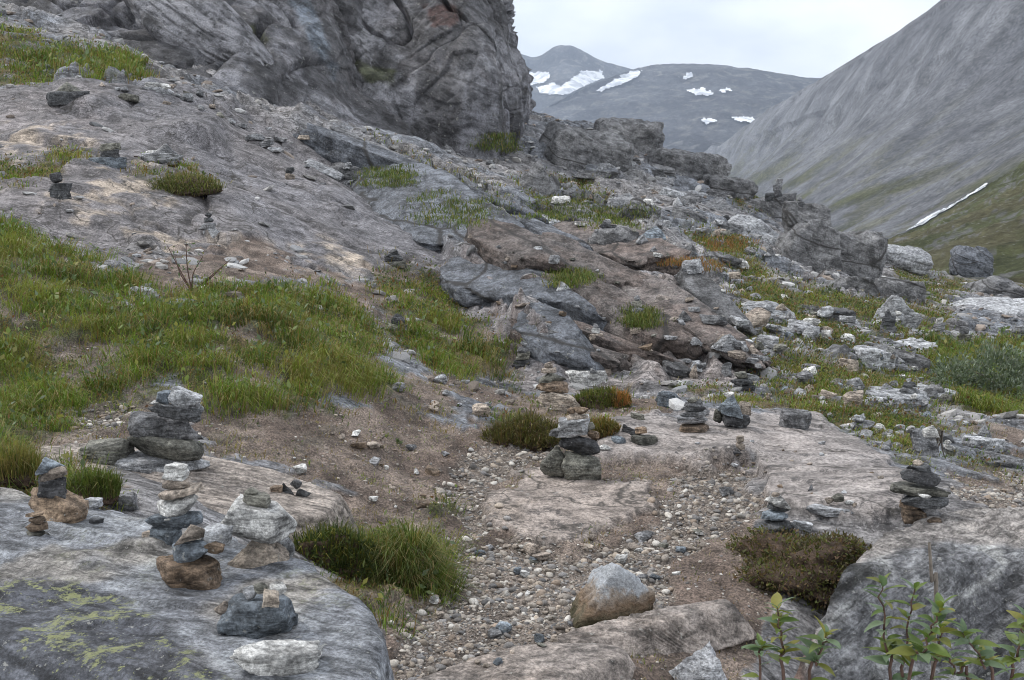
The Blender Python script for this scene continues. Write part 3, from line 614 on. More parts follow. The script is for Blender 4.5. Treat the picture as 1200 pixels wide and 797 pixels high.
# green shoulder in front of the stream
gh_net = [
 [(900,390,60),(1000,372,60),(1080,366,62),(1150,364,64),(1230,362,66),(1450,355,66)],
 [(925,335,92),(1010,328,92),(1080,318,92),(1150,300,92),(1230,280,92),(1450,220,90)],
 [(950,318,125),(1030,298,140),(1085,275,150),(1145,245,155),(1225,205,160),(1450,95,160)],
 [(965,315,135),(1035,287,165),(1088,264,185),(1150,226,200),(1232,172,210),(1450,30,210)],
 [(990,330,170),(1050,305,220),(1095,285,245),(1160,255,260),(1240,215,270),(1450,90,270)]]
S = net_surface(gh_net, 220, 140); N = normals(S); P = S.reshape(-1, 3)
S2 = S + N*(1.0*fbm3(P*0.05, 4, 0.55, 2.0)+0.35*fbm3(P*0.3, 4, 0.6, 3.0)).reshape(S.shape[:2])[..., None]
na = fbm3(P*0.06, 5, 0.6, 13.0); nb = fbm3(P*0.3, 4, 0.6, 15.0)
cc = lerp(np.array([0.080, 0.090, 0.042]), np.array([0.102, 0.097, 0.055]), sst(-0.15, 0.4, na))
cc = lerp(cc, np.array([0.13, 0.13, 0.135]), sst(0.22, 0.5, nb-0.3*na)*0.8)
hill = mk('hillside', S2.reshape(-1, 3), grid_faces(*S.shape[:2]), M['heath'], col=cc*(1+0.25*nb[:, None])); tag(hill, 'green and brown heath shoulder below the stream', kind='structure')
hill_bvh = BVHTree.FromPolygons([tuple(v) for v in S2.reshape(-1, 3)], [tuple(f) for f in grid_faces(*S.shape[:2])])

# far mountains
def skyline(pts, rows):
    """rows: list of (offset from the crest in px, Y) below/behind the crest"""
    return [[(x, y+dy, Y*yk) for x, y, yk in pts] for dy, Y in rows]
_fx = [(380,72),(540,68),(600,66),(628,71),(650,59),(665,56),(684,64),(710,77),(740,86),(790,100),(880,120)]
far1 = [[(x, 255, 3000) for x, y in _fx], [(x, 0.55*y+105, 3900) for x, y in _fx], [(x, 0.75*y+50, 4500) for x, y in _fx], [(x, 0.95*y+16, 4950) for x, y in _fx], [(x, y, 5200) for x, y in _fx], [(x, y+50, 6500) for x, y in _fx]]
far2 = [[(560,235,2300),(660,235,2300),(740,235,2300),(820,235,2300),(900,240,2300),(980,240,2300),(1150,240,2300)],
        [(580,185,2600),(660,178,2600),(740,172,2700),(820,168,2700),(900,170,2700),(980,172,2700),(1150,180,2700)],
        [(590,165,3000),(660,140,3150),(740,128,3250),(820,124,3250),(900,124,3250),(980,130,3250),(1150,140,3250)],
        [(600,150,3300),(680,112,3500),(738,100,3600),(820,102,3500),(900,108,3450),(980,112,3450),(1150,120,3450)],
        [(610,146,3400),(690,104,3650),(740,86,3850),(785,76,3900),(870,80,3900),(975,95,3850),(1150,110,3850)],
        [(610,170,4300),(690,140,4500),(740,120,4600),(800,110,4700),(880,110,4700),(975,120,4600),(1150,140,4500)]]
FAR = []
def far_mountain(net, nu, nv, k, seed, lab):
    S = net_surface(net, nu, nv); N = normals(S); P = S.reshape(-1, 3)
    d = k*(26*fbm3(P*0.0022, 3, 0.5, seed) - 20*np.abs(fbm3(P*np.array([0.006, 0.006, 0.003]), 4, 0.55, seed+5)) + 5*fbm3(P*0.012, 2, 0.5, seed+7))
    e = np.linspace(0, 1, nv); e = np.where(e > 0.72, 0.45, 1.0)[:, None]
    S2 = S + N*(d.reshape(S.shape[:2])*e)[..., None]
    na = fbm3(P*0.004, 5, 0.6, seed+13); nb = fbm3(P*np.array([0.02, 0.02, 0.006]), 4, 0.6, seed+15)
    cc = lerp(np.array([0.105, 0.107, 0.115]), np.array([0.05, 0.05, 0.055]), sst(-0.3, 0.3, na+0.5*nb))
    cc = lerp(cc, np.array([0.17, 0.165, 0.155]), 0.7*sst(0.1, 0.5, nb))
    o = mk('mountain', S2.reshape(-1, 3), grid_faces(*S.shape[:2]), M['far'], col=cc*(1+0.25*nb[:, None])); tag(o, lab, kind='structure')
    FAR.append(BVHTree.FromPolygons([tuple(v) for v in S2.reshape(-1, 3)], [tuple(f) for f in grid_faces(*S.shape[:2])]))
far_mountain(far1, 150, 110, 1.0, 2.0, 'distant pointed peak with snowfields')
far_mountain(far2, 220, 130, 0.8, 9.0, 'distant long flat-topped ridge with snow patches')

def ray_on(bvhs, px, py):
    o = Vector((0, 0, H)); d = (Vector(unproj(px, py, 100.0).tolist())-o).normalized(); best = None; lim = 1e9
    for b in bvhs:
        l = b.ray_cast(o, d)
        if l[0] is not None and l[3] < lim: lim = l[3]; best = (l[0], l[1] if l[1].dot(d) < 0 else -l[1])
    return best
ms_ = NT('snow'); _sp = ms_.n('NewGeometry').outputs['Position']
_p = ms_.n('BsdfPrincipled', {'Base Color': ms_.ramp(ms_.noise(_sp, 0.02, 5), (0.42, (0.42, 0.45, 0.50)), (0.54, (0.80, 0.82, 0.85))), 'Roughness': 0.7})
ms_.t.links.new(_p.outputs[0], ms_.out.inputs[0]); M['snow'] = ms_.m
def drape(name, poly, bvhs, mat, lift, step=1.5, jag=2.0, seed=0):
    """thin sheet lying on the terrain inside a traced outline"""
    sd = raster([poly]); xs = [p[0] for p in poly]; ys = [p[1] for p in poly]
    X, Yy = np.meshgrid(np.arange(min(xs)-3, max(xs)+4, step), np.arange(min(ys)-3, max(ys)+4, step))
    keep = sample(sd, X, Yy) + jag*fbm2(X*0.16, Yy*0.3, 3, 0.6, seed) > 0
    idx = -np.ones(X.shape, int); V = []
    for j in range(X.shape[0]):
        for i in range(X.shape[1]):
            if keep[j, i]:
                h = ray_on(bvhs, X[j, i], Yy[j, i])
                if h: idx[j, i] = len(V); V.append(h[0]+h[1]*lift)
    F = [(idx[j, i], idx[j, i+1], idx[j+1, i+1], idx[j+1, i]) for j in range(X.shape[0]-1) for i in range(X.shape[1]-1) if min(idx[j, i], idx[j, i+1], idx[j+1, i+1], idx[j+1, i]) >= 0]
    # keep the largest connected piece
    par = list(range(len(V)))
    def root(a):
        while par[a] != a: par[a] = par[par[a]]; a = par[a]
        return a
    F = [f for f in F if max((V[f[a]]-V[f[(a+1) % 4]]).length for a in range(4)) < 30*lift+0.06*V[f[0]].length]
    for f in F:
        for a in f[1:]: par[root(a)] = root(f[0])
    cnt = {}
    for f in F: cnt[root(f[0])] = cnt.get(root(f[0]), 0)+1
    if cnt: keepr = max(cnt, key=cnt.get); F = [f for f in F if root(f[0]) == keepr]
    used = sorted({a for f in F for a in f}); mp_ = {a: k for k, a in enumerate(used)}; V = [V[a] for a in used]; F = [tuple(mp_[a] for a in f) for f in F]
    if not F: return None
    return mk(name, np.array([tuple(v) for v in V]), np.array(F), mat)
for i, (poly, lab) in enumerate([
    ([(645,112),(664,98),(680,84),(706,84),(708,96),(694,108),(668,114)], 'large white snowfield on the flank of the pointed peak'),
    ([(694,112),(716,96),(740,84),(756,84),(742,96),(706,110)], 'long narrow snow ribbon running down to the saddle'),
    ([(612,88),(642,84),(648,90),(636,100),(612,102)], 'small snow patch beside the cliff edge on the pointed peak'),
    ([(628,104),(650,98),(668,108),(660,113),(634,112)], 'thin snow streak under the small patch on the pointed peak'),
    ([(798,93),(808,85),(816,90),(806,97)], 'small snow patch high on the flat-topped ridge'),
    ([(803,107),(826,105),(840,112),(828,116),(808,112)], 'flat snow patch in the middle of the flat-topped ridge'),
    ([(840,106),(860,106),(858,111),(843,111)], 'short snow streak beside the flat middle patch of the ridge'),
    ([(818,141),(838,141),(843,146),(826,149)], 'snow patch low under the flat-topped ridge'),
    ([(855,139),(875,138),(891,143),(880,147),(860,145)], 'snow patch at the foot of the ridge by the scree wall')]):
    o = drape('snow_patch', poly, FAR, M['snow'], 7.0, 0.9, 1.6, i*3.0)
    if o: tag(o, lab, 'snow patch', 'snow patches on the far mountains')
mw_ = NT('white_water'); _sp = mw_.n('NewGeometry').outputs['Position']
_p = mw_.n('BsdfPrincipled', {'Base Color': mw_.ramp(mw_.noise(_sp, 0.35, 8, 0.8), (0.46, (0.10, 0.11, 0.115)), (0.53, (0.74, 0.78, 0.82))), 'Roughness': 0.35})
mw_.t.links.new(_p.outputs[0], mw_.out.inputs[0]); M['water'] = mw_.m
o = drape('stream', [(1046,282),(1074,263),(1092,251),(1112,243),(1132,231),(1160,212),(1163,215),(1136,236),(1114,249),(1094,259),(1078,268),(1048,286)], [rm_bvh, hill_bvh], M['water'], 0.3, 0.6, 1.0, 1.0)
if o: tag(o, 'white rushing mountain stream between scree and heath', kind='structure')
# haze: even, thin mountain air
bm = bmesh.new(); bmesh.ops.create_cube(bm, size=1.0)
for v in bm.verts: v.co = Vector((v.co.x*9000, 3600+v.co.y*7400, -420+(v.co.z+0.5)*1700))
me = bpy.data.meshes.new('haze'); bm.to_mesh(me); bm.free()
hz = bpy.data.objects.new('haze', me); COL.objects.link(hz); tag(hz, 'thin bluish mountain haze filling the valley', kind='stuff')
mh = NT('haze'); pv = mh.n('VolumePrincipled', {'Color': (0.68, 0.80, 1.0, 1), 'Density': 0.00011, 'Anisotropy': 0.2})
mh.t.links.new(pv.outputs[0], mh.out.inputs['Volume']); me.materials.append(mh.m)

# ------------------------------------------------------------------ rocks
_ICO = {}
def ico(n):
    if n not in _ICO:
        bm = bmesh.new(); bmesh.ops.create_icosphere(bm, subdivisions=n, radius=1.0)
        V = np.array([v.co[:] for v in bm.verts]); F = np.array([[v.index for v in f.verts] for f in bm.faces]); bm.free(); _ICO[n] = (V/np.linalg.norm(V, axis=1, keepdims=True), F)
    return _ICO[n]
def rand_planes(r, n, kind):
    N = r.normal(size=(n, 3))
    if kind == 'flat': N = np.concatenate([N*np.array([1, 1, .35]), [[.08, .05, 1], [-.06, .04, -1]]]); D = np.concatenate([r.uniform(.7, 1., n), [.5, .5]])
    elif kind == 'block': N = np.concatenate([N, [[1, .1, .1], [-1, .15, -.1], [.1, -1, .05], [0, 1, .1], [.1, .1, 1], [0, 0, -1]]]); D = np.concatenate([r.uniform(.72, 1.0, n), r.uniform(.62, .85, 6)])
    elif kind == 'wedge': N = np.concatenate([N, [[.75, -.1, .7], [-.5, -.3, .75], [0, 0, -1], [0, -1, .35]]]); D = np.concatenate([r.uniform(.8, 1.05, n), r.uniform(.45, .65, 4)])
    elif kind == 'lens': N = np.concatenate([N, [[.1, .1, 1], [-.1, .05, -1]]]); D = np.concatenate([r.uniform(.75, 1.05, n), [.5, .5]])
    else: D = r.uniform(.8, 1.05, n)
    return N/np.linalg.norm(N, axis=1, keepdims=True), D
def rock_shape(seed, sub, kind, rough=0.05, layers=0.014, p=22):
    r = np.random.default_rng(seed); Dv, F = ico(sub)
    n = {'flat': 14, 'block': 12, 'wedge': 9, 'round': 22, 'lens': 18}[kind]; N, D = rand_planes(r, n, kind)
    if kind == 'round': p = 9
    if kind == 'lens': p = 13
    q = np.maximum(Dv@N.T, 0)/D; R = (q**p).sum(1)**(-1/p)
    V = Dv*R[:, None]
    V = V*(1 + rough*fbm3(V*1.6, 4 if sub > 2 else 2, 0.55, seed*1.7))[:, None]
    if sub >= 5:
        V = V*(1+0.012*fbm3(V*9, 3, 0.6, seed+5))[:, None]
        f1_, f2_, r1_ = vor3(V*np.array([1.5, 1.5, 2.4])+seed*1.3+0.25*fbm3(V*2, 2, .5, seed)[:, None]); V = V*(1+0.10*(r1_-.5)-0.06*(1-sst(0, .06, f2_-f1_)))[:, None]
    if layers:
        tilt = r.normal(size=2)*0.25; s = V[:, 2] + V[:, 0]*tilt[0] + V[:, 1]*tilt[1]
        lay = noise2(s*(7 if kind != 'flat' else 11) + 0.5*fbm3(V*1.2, 2, 0.5, seed), np.full(len(V), seed*3.1)) ; lay = np.tanh(lay*4)
        V[:, :2] *= (1 + layers*lay)[:, None]
    lo, hi = V.min(0), V.max(0); return (V-(lo+hi)/2)/(hi-lo), F
KINDS = ('flat', 'block', 'wedge', 'round', 'lens')
STONE = {}
for ki, k in enumerate(KINDS):
    STONE[k] = []
    for s in range(9):
        V, F = rock_shape(100+ki*20+s, 5, k, 0.05, 0.006, 40); STONE[k].append(mk('stone', V, F, M['grey'], link=False))
BIGSTONE = {k: [mk('boulder', *rock_shape(300+ki*20+s, 5, k, 0.13, 0.006, 26), M['grey'], link=False) for s in range(4)] for ki, k in enumerate(KINDS)}

LATER = []
def mpp(Y): return Y/(FPX*CT)*1.0
_sc = random.Random(5)
def stone_in(box, Y, mat, kind, tilt=0.0, parent=None, name='stone', big=False, depth=None, sink=0.0, var=None):
    x0, y0, x1, y1 = box; k = mpp(Y); w = (x1-x0)*k; hp = (y1-y0)*k
    d = depth*w if depth else w*(0.62 if w > 2*hp else 0.8)
    phi = math.atan(((y0+y1)/2-HOR)/FPX)
    h = max(0.5*hp, hp - 0.45*d*math.sin(max(phi, 0)))*1.04
    c = unproj((x0+x1)/2, (y0+y1)/2, Y); c = c - np.array([0, 0, sink*h*0.5]); h = h*(1+sink)
    src = (BIGSTONE if big else STONE)[kind]; me = src[(var if var is not None else _sc.randrange(99)) % len(src)]
    rz = _sc.choice((0, math.pi)) + _sc.uniform(-0.3, 0.3)
    o = put(name, me, Vector(c), (0, math.radians(tilt), 0), (w*1.03, d, h), parent, M[mat])
    o.rotation_euler = (Euler((0, 0, rz)).to_matrix().to_4x4() @ Matrix.Identity(4)).to_euler()
    o.rotation_euler = (Matrix.Rotation(math.radians(tilt), 3, 'Y') @ Matrix.Rotation(rz, 3, 'Z')).to_euler()
    return o
def cairn(label, foot, stones, name='cairn', group='stacked-stone cairns'):
    """foot: photo pixel where it stands; stones: (x0,y0,x1,y1,material,kind[,tilt[,offset back]])"""
    p = hit(*foot); wmax = max(s[2]-s[0] for s in stones); Y = p[1] + 0.33*wmax*mpp(p[1])
    e = empty(name, (p[0], Y, drop(p[0], Y)))
    for s in stones:
        if (s[5] == 'block' and s[2]-s[0] > 1.6*(s[3]-s[1])) or (s[5] == 'flat' and _sc.random() < 0.5): s = s[:5]+('lens',)+s[6:]
        stone_in(s[:4], Y + (s[7] if len(s) > 7 else 0), s[4], s[5], s[6] if len(s) > 6 else 0, e)
    return tag(e, label, 'cairn', group)
def boulder(label, box, mat='outcrop', kind='block', tilt=0, group=None, sink=0.35, name='boulder', depth=None, var=None, Y=None, cat='boulder', back=0.3, solids=False):
    cxp = (box[0]+box[2])/2
    if Y is None:
        Y = hit(cxp, box[3], solids=solids)[1]; Y = Y + back*(box[2]-box[0])*mpp(Y)
    o = stone_in(box, Y, mat, kind, tilt, None, name, True, depth, sink, var)
    LATER.append(o); return tag(o, label, cat, group)

def register(o):
    V = np.empty(len(o.data.vertices)*3, np.float32); o.data.vertices.foreach_get('co', V); V = V.reshape(-1, 3)*np.array(o.scale); R = np.array(o.rotation_euler.to_matrix()); V = V@R.T + np.array(o.location)
    F = np.empty(len(o.data.polygons)*3, np.int32); o.data.polygons.foreach_get('vertices', F); SOLIDS.append(BVHTree.FromPolygons(V.tolist(), F.reshape(-1, 3).tolist()))
def plane_rock(name, outline, plane, thick, lean, mat, sub=6, p=46, edge_lean=None, disp=None, colour=None):
    """big rock cut by planes: its top outline is traced, the top lies on plane (a,b,c): z=a+b*x+c*y"""
    a, b, c = plane; pts = []
    for px, py in outline:
        d = unproj(px, py, 1.0)-np.array([0, 0, H]); t = (a-H)/(d[2]-b*d[0]-c*d[1]); pts.append(np.array([0, 0, H])+d*t)
    pts = np.array(pts); od = np.lexsort((pts[:, 1], pts[:, 0])); hull = []
    for seq in (od, od[::-1]):
        ch = []
        for k in seq:
            while len(ch) > 1 and np.cross(pts[ch[-1], :2]-pts[ch[-2], :2], pts[k, :2]-pts[ch[-2], :2]) <= 0: ch.pop()
            ch.append(k)
        hull += ch[:-1]
    pts = pts[hull]; cen = np.append((pts[:, :2].min(0)+pts[:, :2].max(0))/2, pts[:, 2].mean()); cen[2] -= 0.45*thick
    area = 0.5*np.sum(pts[:, 0]*np.roll(pts[:, 1], -1)-np.roll(pts[:, 0], -1)*pts[:, 1])
    if area < 0: pts = pts[::-1]
    NN = [np.array([-b, -c, 1.0])]; PP = [pts[0]]
    for i in range(len(pts)):
        e = pts[(i+1) % len(pts)]-pts[i]; n = np.array([e[1], -e[0], 0]); n /= np.linalg.norm(n)
        l = math.radians(edge_lean(n) if edge_lean else lean); NN.append(n*math.cos(l)+np.array([0, 0, math.sin(l)])); PP.append(pts[i])
    NN.append(np.array([0, 0, -1.0])); PP.append(cen-np.array([0, 0, 0.55*thick]))
    NN = np.array(NN); NN /= np.linalg.norm(NN, axis=1, keepdims=True); D = ((np.array(PP)-cen)*NN).sum(1); ok = D > 0.01; NN, D = NN[ok], D[ok]
    Dv, F = ico(sub); sc = np.array([max(0.2, np.ptp(pts[:, 0])/2), max(0.2, np.ptp(pts[:, 1])/2), thick*0.5]); Dw = Dv*sc; Dw /= np.linalg.norm(Dw, axis=1, keepdims=True)
    q = np.maximum(Dw@NN.T, 0)/D; R = (q**p).sum(1)**(-1/p); V = cen+Dw*R[:, None]
    if disp is not None: V = V + Dw*disp(V)[:, None]
    col = colour(V) if colour else None
    o = mk(name, V-cen, F, M[mat] if isinstance(mat, str) else mat, col=col[0] if col else None, attrs=col[1] if col else None); o.location = cen
    SOLIDS.append(BVHTree.FromPolygons([tuple(v) for v in V], [tuple(f) for f in F]))
    return o
def stepped(nf, sp, amp, rough, seed, wfreq=1.2):
    nf = np.array(nf, float); nf /= np.linalg.norm(nf)
    def f(V):
        w = fbm3(V*wfreq, 3, 0.5, seed); q = (V@nf)/sp + 1.6*w
        return amp*steps(q, 0.18)*(0.25+sst(-0.2, 0.35, fbm3(V*1.7, 2, 0.5, seed+4))) + amp*0.4*steps(q*3.1+w, 0.25) + rough*fbm3(V*2.2, 5, 0.55, seed+8)
    return f

# foreground boulder that carries the nearest cairns
def fg_col(V):
    px, py = proj(V); n = fbm3(V*3.0, 4, 0.6, 3.0)
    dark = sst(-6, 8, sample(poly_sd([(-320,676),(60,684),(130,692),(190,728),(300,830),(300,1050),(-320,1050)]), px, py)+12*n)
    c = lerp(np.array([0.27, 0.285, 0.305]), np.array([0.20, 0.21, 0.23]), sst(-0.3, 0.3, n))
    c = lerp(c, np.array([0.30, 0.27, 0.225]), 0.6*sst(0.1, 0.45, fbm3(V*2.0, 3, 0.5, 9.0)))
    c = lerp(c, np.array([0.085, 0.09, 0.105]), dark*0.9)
    li = np.clip(dark*1.0 + 0.35*sst(-20, 20, sample(poly_sd([(330,650),(400,690),(400,720),(340,700)]), px, py)) + 0.25*sst(-20, 20, sample(poly_sd([(90,620),(180,640),(180,680),(60,670)]), px, py)), 0, 1)
    return c, {'lichen': li}
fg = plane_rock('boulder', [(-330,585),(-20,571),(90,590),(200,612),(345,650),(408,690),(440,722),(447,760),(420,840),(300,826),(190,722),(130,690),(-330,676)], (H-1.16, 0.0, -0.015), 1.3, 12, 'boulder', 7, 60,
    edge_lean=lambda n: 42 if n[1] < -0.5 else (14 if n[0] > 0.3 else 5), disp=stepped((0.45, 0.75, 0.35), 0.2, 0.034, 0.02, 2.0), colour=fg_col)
tag(fg, 'huge pale grey boulder with yellow-green lichen on its dark side, carrying several cairns', 'boulder')

# long striped slab under the big cairn
o = plane_rock('rock_slab', [(40,522),(110,516),(240,532),(330,552),(398,578),(380,602),(330,606),(200,590),(120,560)], (H-2.135, -0.165, 0.0), 0.5, 22, 'slab', 6, 50, disp=stepped((0.1, 1.0, 0.5), 0.10, 0.022, 0.012, 5.0))
tag(o, 'long flat pale brown slab with layered edges beside the turf', 'rock slab')

# dark striped ledge at the lower right
def lg_col(V):
    px, py = proj(V); n = fbm3(V*2.5, 4, 0.6, 13.0)
    top = sst(-5, 5, sample(poly_sd([(960,560),(1420,560),(1420,642),(1200,640),(1110,636),(1060,640),(1000,662)]), px, py)+8*n)
    c = lerp(np.array([0.25, 0.255, 0.265]), np.array([0.155, 0.158, 0.168]), sst(-0.3, 0.3, n))
    q = (V[:, 2]*1.0 - V[:, 0]*0.55)*5.0 + 0.25*n
    c = lerp(c, np.array([0.36, 0.365, 0.36]), 0.85*sst(0.12, 0.3, noise2(q*1.5, q*0+3)))
    c = lerp(c, np.array([0.04, 0.042, 0.04]), 0.85*sst(0.15, 0.3, noise2(q*1.9+7, q*0+9)))
    c = lerp(c, np.array([0.19, 0.11, 0.07]), 0.7*sst(-10, 20, 960-px+30*n))
    return lerp(c, np.array([0.34, 0.315, 0.295]), top*0.9), {}
o = plane_rock('rock_ledge', [(985,676),(1045,622),(1110,602),(1250,592),(1440,592),(1460,636),(1210,646),(1060,656)], (H-2.12, 0.0, 0.0), 2.0, 25, 'ledge', 7, 60,
    edge_lean=lambda n: 34 if n[1] < -0.3 else 8, disp=stepped((-0.55, -0.3, 1.0), 0.22, 0.075, 0.025, 12.0), colour=lg_col)
tag(o, 'dark striped rock ledge with flat pale top behind the green saplings', 'rock ledge')
o = plane_rock('rock_slab', [(455,806),(545,770),(640,750),(725,752),(735,765),(640,806),(540,850),(450,850)], (H-2.27, 0, 0), 0.35, 30, 'pink', 6, 16, disp=stepped((0.4, 1, 0.6), 0.1, 0.02, 0.015, 15.0))
tag(o, 'smooth low grey slab breaking through the gravel path', 'rock slab')
o = plane_rock('rock_slab', [(645,748),(700,730),(800,708),(850,700),(860,706),(770,732),(700,750)], (H-2.27, 0.0, 0.0), 0.2, 30, 'pink', 6, 16, disp=stepped((0.3, 1, 0.6), 0.07, 0.03, 0.03, 18.0))
tag(o, 'narrow rusty slab edging the gravel path above brown soil', 'rock slab')

def tip_material():
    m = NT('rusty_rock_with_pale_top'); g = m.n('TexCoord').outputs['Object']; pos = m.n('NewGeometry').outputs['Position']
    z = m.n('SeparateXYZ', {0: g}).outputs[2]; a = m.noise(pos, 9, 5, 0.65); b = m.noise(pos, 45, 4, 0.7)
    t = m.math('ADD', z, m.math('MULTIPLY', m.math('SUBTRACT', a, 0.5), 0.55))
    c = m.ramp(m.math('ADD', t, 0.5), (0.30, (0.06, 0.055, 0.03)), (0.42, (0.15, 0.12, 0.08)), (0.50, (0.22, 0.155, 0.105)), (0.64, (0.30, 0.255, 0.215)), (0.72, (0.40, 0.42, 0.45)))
    c = m.mix(1.0, c, m.ramp(b, (0.33, 0.65), (0.5, 1.0), (0.67, 1.3)), 'MULTIPLY')
    bp = m.n('Bump', {'Height': m.math('ADD', a, m.math('MULTIPLY', b, 0.4)), 'Strength': 1.0, 'Distance': 0.05})
    p = m.n('BsdfPrincipled', {'Base Color': c, 'Roughness': 0.85, 'Normal': bp.outputs[0], 'Specular IOR Level': 0.3}); m.t.links.new(p.outputs[0], m.out.inputs[0]); return m.m
M['tip'] = tip_material()
# named boulders
B = boulder
B('pointed boulder with white tip and rusty flanks on the gravel path', (652,645,765,735), 'tip', 'wedge', 0, None, 0.3, var=2, depth=0.8)
B('jagged light grey rock on the brown bank under the rusty slab', (785,748,862,815), 'pale', 'wedge', 10, None, 0.2, var=1)
B('flat whitish slab lying on the lichened boulder below the pebble-topped block', (270,750,380,790), 'white', 'flat', 6, None, 0.0, 'stone', solids=True, back=0.2, cat='stone', depth=0.55)
B('grey slab stone leaning beside the foot of the broad five-tier cairn', (94,513,152,547), 'olive', 'block', -6, None, 0.0, 'stone', cat='stone', Y=6.75)
B('rounded pale boulder half sunk beside the grassy hollow', (628,458,684,482), 'tan', 'round', 8)
B('white flat boulder above the orange-tipped grass tuft', (664,431,714,453), 'white', 'flat', -8)
B('dark rounded rock with mossy foot next to the soil path', (768,457,800,478), 'blue', 'round', 5)
B('square dark grey block at the edge of the pinkish slab', (914,478,950,502), 'grey', 'block', 4)
B('upright angular grey block on turf below the silvery shrub', (1068,500,1099,534), 'grey', 'block', -6, depth=0.7)
B('big grey boulder with cairn stones on its back, mid slope', (684,264,754,302), 'outcrop', 'round', 4)
B('dark-bellied pointed boulder below the crest outcrop', (602,189,656,224), 'outcrop', 'wedge', 6)
B('dark overhanging boulder above rusty grass', (778,284,828,314), 'outcrop', 'wedge', 12)
B('pale humped boulder under the rubble of the crest', (722,232,766,256), 'outcrop', 'round', 0)
B('small grey boulder next to the pale humped one', (752,252,782,274), 'outcrop', 'wedge', 0)
B('flat dark slab boulder propped under the ridge cairn', (864,229,932,250), 'outcrop', 'flat', -5, Y=44.5)
B('long pale hump of bare rock behind the sandy gap', (795,252,930,322), 'pale', 'round', -2, Y=37, depth=0.6)
B('upper cracked block of the grey outcrop', (916,237,975,275), 'outcrop', 'block', 4, Y=36.0, depth=0.8)
B('cracked grey rock face of the outcrop above the path', (908,258,986,338), 'outcrop', 'block', 6, Y=35.0, depth=0.8, var=0)
B('fractured right shoulder of the grey outcrop', (962,268,1032,340), 'outcrop', 'block', 10, Y=36, depth=0.9, var=2)
B('lower left block of the grey outcrop over the turf', (886,292,932,338), 'outcrop', 'wedge', -8, Y=33.5)
B('layered grey block below the outcrop', (968,322,1030,356), 'outcrop', 'block', -4, Y=31)
B('round-shouldered grey block beside the layered block', (1024,325,1082,357), 'outcrop', 'block', 2, Y=31)
B('smooth grey hump at the foot of the heath shoulder', (1018,287,1092,312), 'pale', 'round', 6, Y=50, depth=0.7)
B('bluish lone boulder on the heath shoulder', (1113,288,1162,322), 'bluerock', 'round', 4, Y=78, sink=0.4)
B('broad bare rock dome beyond the silvery shrub', (1098,345,1290,396), 'pale', 'round', 0, Y=34, depth=0.8)
B('low pale slab below the broad dome', (1128,385,1290,420), 'pale', 'flat', 0, Y=27, depth=0.6)
B('greyish rock knob on the near side of the broad dome', (1120,322,1200,352), 'outcrop', 'round', 0, Y=46, depth=0.8)
B('jagged dark crest rocks against the far mountains', (684,138,772,214), 'outcrop', 'block', 10, Y=48.5, var=3, depth=0.8)
B('humped dark crest outcrop left of the scree wall', (744,176,852,232), 'outcrop', 'block', 10, Y=47.5, depth=0.7, var=1)
B('big pale bulge of rock below the crest', (624,148,730,236), 'outcrop', 'block', 18, Y=43, depth=0.8, var=2)
B('low crest outcrop trailing down to the valley', (806,206,884,244), 'outcrop', 'block', 10, Y=46.5, depth=0.8)
B('long pale log-shaped rock lying in the turf', (992,407,1055,430), 'pale', 'flat', 14)
B('pale tilted slab among the small cairns right of the path', (1020,350,1070,398), 'pale', 'flat', 35, Y=22)
B('flat grey slab in the rubble beside the dirt track', (985,440,1012,460), 'pale', 'wedge', 10)
B('wide thin slab in the turf under the log-shaped rock', (1010,456,1100,478), 'pale', 'flat', 3)
B('flat pale slab by the dirt track below the silvery shrub', (1128,510,1186,528), 'pale', 'flat', 2)
B('wedge-shaped pale stone standing by the dirt track', (1142,496,1164,516), 'pale', 'wedge', 0)
B('grey slab lying across the dirt track edge', (1148,530,1200,548), 'grey', 'flat', 10)
B('grey stone bedded in the turf under the bare sapling', (148,335,188,352), 'pale', 'round', 0)
B('dark brown overhang block in the middle of the steps', (520,268,598,325), 'umber', 'wedge', 14, Y=23, depth=0.7)
B('left dark brown block of the rock steps', (640,352,705,405), 'umber', 'block', 12, Y=16.6, depth=0.6, var=1)
B('broad dark brown block right of the small bright cairn', (700,355,790,425), 'umber', 'block', 16, Y=16.3, depth=0.6, var=3)
B('grey-brown sloping block at the head of the rock steps', (600,300,690,352), 'umber', 'flat', 14, Y=21, depth=0.7, var=2)
B('brown hump beside the pale rubble', (745,318,800,360), 'umber', 'round', 16, Y=21.5, depth=0.7)
B('low brown step above the white flat boulder', (585,405,770,445), 'umber', 'flat', 8, Y=14.6, depth=0.35, var=3)
LOBE = [mk('rock_lobe', *rock_shape(500+k, 6, 'round', 0.07, 0.004, 7), M['outcrop'], link=False) for k in range(4)]
def lobe(label, cx, cy, Y, L, Hh, D, tilt, v, mat='cliff_lobe'):
    c = unproj(cx, cy, Y); o = put('rock_lobe', LOBE[v], Vector(c), (0, 0, 0), (L, D, Hh), None, M[mat]); o.rotation_euler = (Matrix.Rotation(math.radians(tilt), 3, 'Y') @ Matrix.Rotation(0.15, 3, 'X')).to_euler()
    return tag(o, label, 'rock')
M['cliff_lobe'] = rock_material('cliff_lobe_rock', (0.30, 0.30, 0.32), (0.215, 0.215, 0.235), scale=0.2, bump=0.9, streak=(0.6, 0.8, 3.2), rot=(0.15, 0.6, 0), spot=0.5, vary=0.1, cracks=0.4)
lobe('great smooth rock lobe with an overhanging lip above the slab', 265, 68, 36.0, 9.2, 2.9, 4.0, 36, 0)
lobe('narrow rock rib left of the blue wet streak', 315, 30, 40.0, 7.5, 2.2, 3.0, 48, 1)
lobe('rounded buttress right of the blue wet streak', 405, 30, 43.5, 6.5, 3.0, 4.0, 62, 2)
